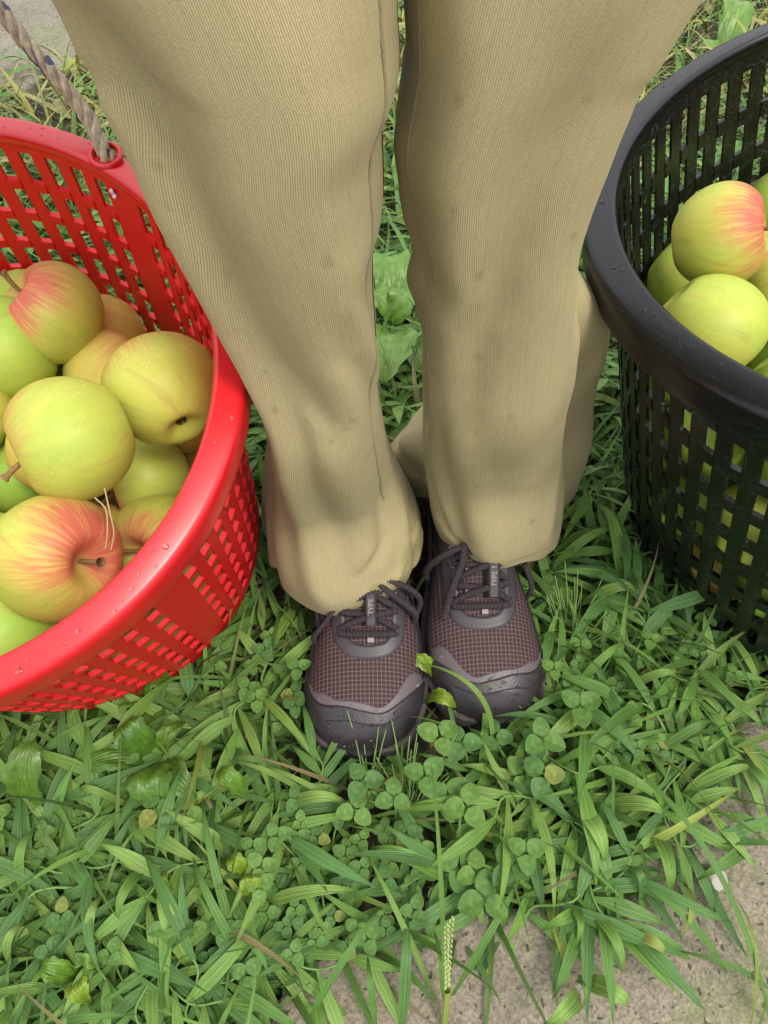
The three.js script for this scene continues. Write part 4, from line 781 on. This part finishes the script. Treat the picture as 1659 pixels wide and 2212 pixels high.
{
  const LB = 'long single grass blade arching over the clover', WB = 'broad crabgrass leaf lying over the pavement edge', MB = 'long grass blade rising from the mixed grass';
  const long = [[690, 1732, 497, 1648, 12, 2, LB], [787, 1770, 540, 1652, 12, 2, LB], [787, 1770, 1063, 1752, 10, 2, LB], [787, 1770, 808, 1706, 9, 2, LB], [962, 2215, 930, 1641, 10, 0, LB, { hm: 0.1, h1: 0.1 }], [941, 2160, 783, 1827, 13, 2, LB], [977, 2150, 1134, 1874, 16, 1, LB], [662, 2210, 826, 1956, 16, 1, LB], [869, 2220, 880, 1975, 24, 3, LB], [812, 2222, 794, 2064, 17, 1, LB], [962, 2185, 937, 2010, 15, 0, LB], [561, 1955, 778, 1924, 29, 2, LB], [975, 1908, 803, 1830, 31, 0, LB], [612, 1747, 752, 1734, 28, 2, LB],
    [525, 2085, 438, 1720, 20, 1, MB], [540, 2100, 417, 1850, 19, 1, MB], [300, 1753, 173, 1707, 14, 2, MB, { cut: 1 }], [168, 1632, -20, 1545, 10, 0, MB], [222, 1972, 328, 1768, 9, 2, MB], [338, 1860, 256, 1998, 25, 0, MB], [420, 2100, 349, 1903, 36, 2, MB], [642, 1682, 494, 1647, 13, 1, MB, { cut: 1 }], [60, 1950, 85, 1790, 22, 0, MB], [30, 2100, 72, 1985, 24, 2, MB], [210, 2070, 230, 1930, 22, 2, MB], [120, 2212, 300, 2190, 18, 1, MB],
    [1665, 2215, 1250, 1592, 15, 1, LB.replace('clover', 'grey pavement'), { via: [1500, 1800], hm: 0.09 }], [1570, 2105, 1353, 1894, 18, 1, LB.replace('clover', 'grey pavement')], [1665, 2140, 1440, 2050, 13, 1, LB.replace('clover', 'grey pavement')], [1620, 2215, 1580, 1930, 9, 4, LB.replace('clover', 'grey pavement')], [1107, 1625, 1358, 1592, 8, 2, MB], [1640, 2215, 1655, 1860, 10, 0, LB.replace('clover', 'grey pavement')],
    [1227, 1730, 1306, 1868, 40, 2, WB], [1295, 1744, 1434, 1766, 32, 2, WB], [1392, 1778, 1441, 1948, 32, 0, WB], [1258, 1950, 1346, 2104, 28, 0, WB], [1322, 2008, 1438, 2070, 27, 4, WB], [1247, 2114, 1355, 2174, 40, 2, WB], [1248, 2140, 1172, 2220, 38, 2, WB], [1249, 1972, 1166, 2012, 27, 0, WB], [1598, 1838, 1496, 1906, 27, 1, WB], [1465, 1719, 1622, 1659, 22, 2, WB], [1340, 1497, 1462, 1468, 20, 2, MB], [1232, 1945, 1240, 2050, 18, 0, WB], [1470, 1900, 1465, 2035, 16, 4, WB], [1248, 2190, 1247, 2110, 8, 2, WB], [1380, 1960, 1350, 1870, 22, 3, WB], [1400, 1640, 1540, 1560, 20, 1, WB], [1560, 1640, 1650, 1740, 26, 1, WB],
    [1061, 1625, 897, 1431, 13, 2, 'grass blade bent over the toe of the further back shoe', { via: [1030, 1495], hm: 0.085, h1: 0.075 }], [886, 1305, 951, 1214, 9, 2, 'grass blade standing up in the gap of the two shoes', { hm: 0.07, h1: 0.09 }], [1000, 1520, 1070, 1460, 8, 2, 'short stem crossing the toe of the further back shoe', { hm: 0.05, h1: 0.07 }],
    [825, 470, 905, 650, 10, 1, 'blue green grass blade slanting behind the trouser legs', { hm: 0.06 }], [812, 760, 902, 690, 16, 0, 'curved grass blade over plantain leaves behind the legs', { hm: 0.09, h1: 0.05 }], [1180, 1240, 1330, 1150, 20, 0, MB], [1230, 1500, 1345, 1395, 18, 0, MB], [1380, 1110, 1325, 900, 30, 0, MB], [1340, 1280, 1290, 1090, 26, 0, MB], [1250, 1310, 1380, 1290, 24, 2, MB]];
  for (const [a, b, c, d, w, m, lab, o] of long) tag(laidBlade(a, b, c, d, w, m, o), lab, 'grass blade', 'grass blades that stand out: ' + lab.split(' ').slice(-3).join(' '));
}
{ // goosegrass seed head beside the pavement
  const g = thing('grass_seed_head', 'pale seed head of two spikes on a thick green stem over the pavement', 'seed head');
  const A = atY(958, 2225, 0.0), B = atY(966, 2140, 0.06); part('stem', tube([A, A.clone().lerp(B, 0.5).add(V(0, 0.004, 0)), B], v => lerp(0.0032, 0.0024, v), 8, 16), gMats[4], g);
  for (const [x, y] of [[976, 1978], [964, 1992]]) { const T = atY(x, y, 0.1), gs = []; for (let k = 0; k < 26; k++) { const p = B.clone().lerp(T, 0.06 + 0.94 * k / 26); gs.push(new THREE.SphereGeometry(rr(0.0009, 0.0013), 6, 5).scale(0.8, 0.8, rr(1.5, 2.2)).rotateY((k % 2 ? 1 : -1) * 0.4).translate(p.x + (k % 2 ? 0.001 : -0.001), p.y, p.z)); } part('spike', mergeGeometries(gs), std({ color: lin(0.3, 0.38, 0.13), roughness: 0.8 }), g); }
}
// clover
const cloverMap = dataTex(128, 128, (u, v) => { const x = (u - 0.5) * 2, r = v, ch = sstep(0.12, 0.02, Math.abs(r - (0.5 - 0.3 * Math.abs(x)))) * 0.07, vein = 0.06 * (noise2((Math.abs(x) * 1.2 + r) * 22, x * 3, 321) - 0.5), n = fbm(u * 6, v * 6, 323, 3), k = 0.8 + 0.16 * (n - 0.5) + vein; const dot = noise2(u * 30, v * 30, 325) > 0.94 ? 0.14 : 0; return [k * 0.96 + ch + dot, k + ch * 0.8 + dot, k * 0.98 + ch + dot * 0.7]; }, true, false);
const cloverCols = [lin(0.175, 0.335, 0.075), lin(0.215, 0.38, 0.08), lin(0.14, 0.29, 0.075), lin(0.34, 0.38, 0.09)];
const cloverMats = cloverCols.map(c => { const m = phy({ map: cloverMap, bumpMap: cloverMap, bumpScale: 0.0004, roughness: 0.58, specularIntensity: 0.45, transmission: 0.15 }); m.color = c; m.side = THREE.DoubleSide; return m; });
const leafletGeo = k => sheet(8, 8, (u, v) => { // wedge shaped leaflet from the origin along +z, unit length
  const a = (u - 0.5) * 2, prof = Math.pow(Math.sin(Math.PI * Math.pow(v, 0.72) * 0.985 + 0.01), 0.62) * 0.43, notch = v > 0.9 ? -0.05 * (1 - Math.abs(a)) * (v - 0.9) / 0.1 : 0;
  const x = a * prof, z = 0.08 + v * 0.95 + notch; return { p: V(x, Math.abs(x) * (0.16 + 0.08 * k) - 0.1 * v * v * (k - 0.5) + 0.006 * Math.sin(z * 9 + x * 14 + k), z), uv: [u, v] };
});
const leaflets = [0, 1, 2].map(leafletGeo);
function makeClover(k) {
  const g = new THREE.Group(), h = 0.024 + 0.006 * (k % 4), lx = rr(-0.012, 0.012), lz = rr(-0.012, 0.012);
  part('stalk', tube([V(0, 0, 0), V(lx * 0.3, h * 0.6, lz * 0.3), V(lx, h, lz)], 0.0007, 5, 8), stemGreen, g);
  const yellow = k === 5; const base = rr(0, 6);
  for (let i = 0; i < 3; i++) { const m = part('leaflet', leaflets[(k + i) % 3], cloverMats[yellow && i === 1 ? 3 : k % 3], g); m.position.set(lx, h, lz); const s = 0.0118 * rr(0.92, 1.1); m.scale.set(s, s, s); m.rotation.set(rr(-0.18, 0.1), base + i * 2.094 + rr(-0.1, 0.1), rr(-0.1, 0.1), 'YXZ'); }
  return g;
}
const clovers = []; for (let k = 0; k < 10; k++) clovers.push(makeClover(k));
{
  let n = 0; const done = [];
  const clus = (cx, cy, r, count, s0, s1, h = 0.0) => { for (let k = 0, gd = 0; k < count && gd < count * 14; gd++) { const a = rr(0, 6.283), q = Math.sqrt(rnd()) * r, p = atY(cx + Math.cos(a) * q, cy + Math.sin(a) * q * 0.8, 0.03), s = rr(s0, s1); if (shoeFoot(p.x, p.z, 0.016) || underBasket(p.x, p.z, 0.01)) continue; if (paved(p.x, p.z) && paveDist(p.x, p.z) > 0.02) continue; if (done.some(d => Math.hypot(d[0] - p.x, d[1] - p.z) < 0.0072 * (s + d[2]))) continue; done.push([p.x, p.z, s]); const pv = paved(p.x, p.z);
    put(clovers[n % 10], 'clover', n % 10 === 5 ? 'clover leaf with one yellowed leaflet ' + where(p.x, p.z) : (s > 1.3 ? 'large' : 'small') + ' three part clover leaf ' + where(p.x, p.z), 'clover', (n % 10 === 5 ? 'yellowing' : s > 1.3 ? 'large' : 'small') + ' clover leaves ' + where(p.x, p.z), p.x, soilH(p.x, p.z) + (pv ? 0.01 : 0.004) + h, p.z, rr(0, 6.28), s, rr(-0.12, 0.12)); n++; k++; } };
  clus(725, 1595, 60, 7, 1.35, 1.7, 0.012); clus(975, 1690, 70, 12, 1.4, 1.95, 0.014); clus(1125, 1665, 60, 9, 1.45, 1.9, 0.014); clus(1010, 1600, 60, 7, 1.4, 1.7, 0.012); clus(1030, 1880, 100, 14, 1.4, 1.75, 0.012); clus(1190, 1600, 60, 7, 1.35, 1.7, 0.012);
  clus(720, 1930, 160, 100, 0.75, 1.1, 0.012); clus(660, 1820, 110, 40, 0.75, 1.1, 0.012); clus(870, 1900, 120, 46, 0.8, 1.2, 0.012); clus(810, 1770, 50, 6, 1.35, 1.6, 0.014); clus(375, 1795, 40, 4, 1.4, 1.7, 0.016); clus(280, 1610, 50, 5, 0.9, 1.3, 0.012); clus(620, 1520, 70, 10, 0.9, 1.3, 0.012); clus(540, 1430, 70, 8, 0.9, 1.2, 0.01);
  clus(1220, 1490, 110, 16, 0.7, 1.1, 0.012); clus(1350, 1560, 100, 12, 0.8, 1.2, 0.01); clus(60, 1800, 80, 8, 0.8, 1.1, 0.012); clus(120, 2030, 120, 10, 0.8, 1.1, 0.012); clus(1540, 1490, 70, 10, 0.7, 1.0, 0.01); clus(470, 1990, 120, 12, 0.8, 1.2, 0.012); clus(1480, 1400, 120, 8, 0.8, 1.1, 0.012);
}
// broad plantain leaves
const plantMap = dataTex(128, 256, (u, v) => { const x = (u - 0.5) * 2, L = [0, 0.28, 0.58, -0.28, -0.58]; let d = 1; for (const q of L) d = Math.min(d, Math.abs(x - q * (1 - 0.25 * v)) + (q === 0 ? 0 : 0.01)); const vein = sstep(0.035, 0.01, d), n = fbm(u * 7, v * 12, 331, 4), net = noise2(u * 16, v * 26, 333), k = 0.74 + 0.2 * (n - 0.5) + 0.06 * (net - 0.5); return [k + 0.05 * vein, k + 0.04 * vein, k * 0.9 + 0.03 * vein]; }, true, false);
const plantBump = dataTex(128, 256, (u, v) => { const x = (u - 0.5) * 2, L = [0, 0.28, 0.58, -0.28, -0.58]; let d = 1; for (const q of L) d = Math.min(d, Math.abs(x - q * (1 - 0.25 * v))); const k = sstep(0, 0.12, d) * 0.6 + 0.4 * noise2(u * 16, v * 26, 333); return [k, k, k]; }, false, false);
const plantMats = [lin(0.14, 0.32, 0.04), lin(0.22, 0.45, 0.06), lin(0.34, 0.53, 0.05), lin(0.18, 0.36, 0.055)].map(c => { const m = phy({ map: plantMap, bumpMap: plantBump, bumpScale: 0.0007, roughness: 0.4, transmission: 0.12 }); m.color = c; m.side = THREE.DoubleSide; return m; });
function plantain(label, leaves, cx, cy) {
  const g = thing('plantain', label, 'weed', 'plantain weeds'); const root = atY(cx, cy, 0.0); g.position.copy(root);
  for (const [x0, y0, x1, y1, wpx, mat, hm = 0.05, h1 = 0.035] of leaves) {
    const a = atY(x0, y0, 0.022).sub(root), b = atY(x1, y1, h1).sub(root), m = a.clone().lerp(b, 0.5); m.y = hm; const W = wpx * zAt((x0 + x1) / 2, (y0 + y1) / 2) / FOC, s = rr(0, 9);
    const c = new THREE.QuadraticBezierCurve3(a, m.clone().multiplyScalar(2).addScaledVector(a, -0.5).addScaledVector(b, -0.5), b);
    const geo = sheet(14, 20, (u, v) => {
      const p = c.getPoint(v), t = c.getTangent(v), sd = V(0, 1, 0).cross(t).normalize(), up = t.clone().cross(sd), q = (u - 0.5) * 2;
      const w = W * 0.5 * Math.pow(Math.sin(Math.PI * Math.pow(clamp(v * 0.985 + 0.008), 0.82)), 0.62) * (1 + (0.07 * Math.sin(v * 24 + s + q) + 0.05 * Math.sin(v * 47 + s)) * Math.abs(q));
      const f = w * (0.16 * Math.abs(q) + 0.2 * Math.sin(v * 8 + q * 3 + s) * q * q + 0.09 * Math.sin(v * 15 + q * 7 + s) * (1 - v * 0.6) + 0.05 * Math.sin(v * 31 + s) * q * q);
      return { p: p.addScaledVector(sd, q * w).addScaledVector(up, f), uv: [u, v] };
    });
    part('leaf', geo, plantMats[mat], g);
    part('leaf_stalk', tube([V(0, 0, 0), a.clone().multiplyScalar(0.5).add(V(0, 0.008, 0)), a], 0.0014, 6, 8), stemGreen, g);
  }
}
plantain('crinkled dark green plantain cluster beside the red basket base', [[345, 1650, 345, 1755, 92, 0, 0.06], [345, 1650, 425, 1730, 66, 0], [335, 1640, 175, 1665, 56, 0], [330, 1640, 268, 1565, 70, 0, 0.065, 0.05], [350, 1640, 400, 1560, 40, 3], [345, 1645, 190, 1780, 60, 3, 0.03, 0.02], [350, 1640, 330, 1520, 70, 3, 0.035, 0.02]], 345, 1645);
plantain('single upright plantain leaf on bare soil near the red basket', [[75, 1755, 72, 1600, 80, 3, 0.07, 0.075]], 76, 1770);
plantain('glossy round plantain leaf standing apart from the crinkled cluster', [[535, 1720, 470, 1665, 40, 1, 0.05]], 540, 1726);
plantain('small bright plantain with two cupped leaves', [[555, 1945, 548, 1885, 44, 2, 0.055], [545, 1900, 495, 1850, 38, 2, 0.055]], 552, 1925);
plantain('bright plantain with rounded leaves under long grass blades', [[175, 2110, 90, 2085, 46, 1], [180, 2110, 192, 2165, 50, 2], [185, 2100, 225, 2075, 40, 1]], 178, 2108);
plantain('large pale veined plantain between the trouser legs', [[850, 665, 842, 560, 90, 1, 0.06, 0.03], [850, 690, 795, 640, 80, 1], [850, 700, 905, 640, 70, 1], [850, 730, 830, 825, 110, 1, 0.06, 0.04], [845, 720, 905, 800, 70, 3], [850, 725, 770, 780, 80, 3]], 850, 705);
plantain('yellowing plantain leaves poking out from the gap of the shoes', [[945, 1470, 880, 1425, 36, 2, 0.055, 0.05], [915, 1515, 985, 1528, 34, 2, 0.05, 0.04]], 935, 1495);
plantain('light green plantain behind the black basket rim', [[1560, 130, 1590, 20, 62, 1, 0.09, 0.06], [1560, 130, 1505, 110, 40, 1], [1560, 135, 1630, 90, 44, 3]], 1562, 140);
plantain('yellow green plantain leaf in the grass past the small cupped one', [[372, 1940, 355, 1885, 30, 2, 0.05]], 370, 1950);
plantain('wide plantain leaves in the grass at the foot of the red basket', [[300, 1500, 370, 1465, 60, 0, 0.05], [300, 1500, 240, 1545, 60, 3, 0.04]], 300, 1502);
// thin jointed horsetail stems
{
  const mat = std({ color: lin(0.22, 0.36, 0.10), roughness: 0.7 });
  const tuft = (cx, cy, n, r, label) => { const g = thing('horsetail', label, 'weed', 'horsetail tufts'); const root = atY(cx, cy, 0); g.position.copy(root);
    for (let k = 0; k < n; k++) { const a = rr(0, 6.28), q = rr(0.2, 1) * r, h = rr(0.03, 0.075), b = V(Math.cos(a) * q * 0.4, 0, Math.sin(a) * q * 0.4), t = V(Math.cos(a) * q + rr(-0.01, 0.01), h, Math.sin(a) * q + rr(-0.01, 0.01) - 0.012); part('stem', tube([b, b.clone().lerp(t, 0.5).add(V(0, 0.006, 0)), t], v => 0.0008 * (1 - 0.4 * v), 5, 10), mat, g); } };
  tuft(880, 1740, 46, 0.045, 'thin stemmed horsetail tuft among large clover leaves'); tuft(800, 1690, 16, 0.03, 'sparse horsetail stems under the toe of the further forward shoe'); tuft(1235, 1385, 36, 0.05, 'thin stemmed horsetail tuft in the crabgrass beside the shoes');
}
{ // white chip of stone on the pavement
  const g = new THREE.DodecahedronGeometry(0.011, 0), p = atY(1545, 1898, 0.012), q = g.attributes.position; for (let i = 0; i < q.count; i++) q.setY(i, q.getY(i) * 0.5); fixNormals(g);
  const m = part('stone_chip', g, std({ color: lin(0.42, 0.39, 0.34), roughness: 0.9 }), scene); m.position.copy(p); tag(m, 'small white stone chip on the pavement at the grass edge', 'stone');
}
for (const b of [redBasket, blackBasket]) delete b.userData.frame;

renderer.render(scene, camera);
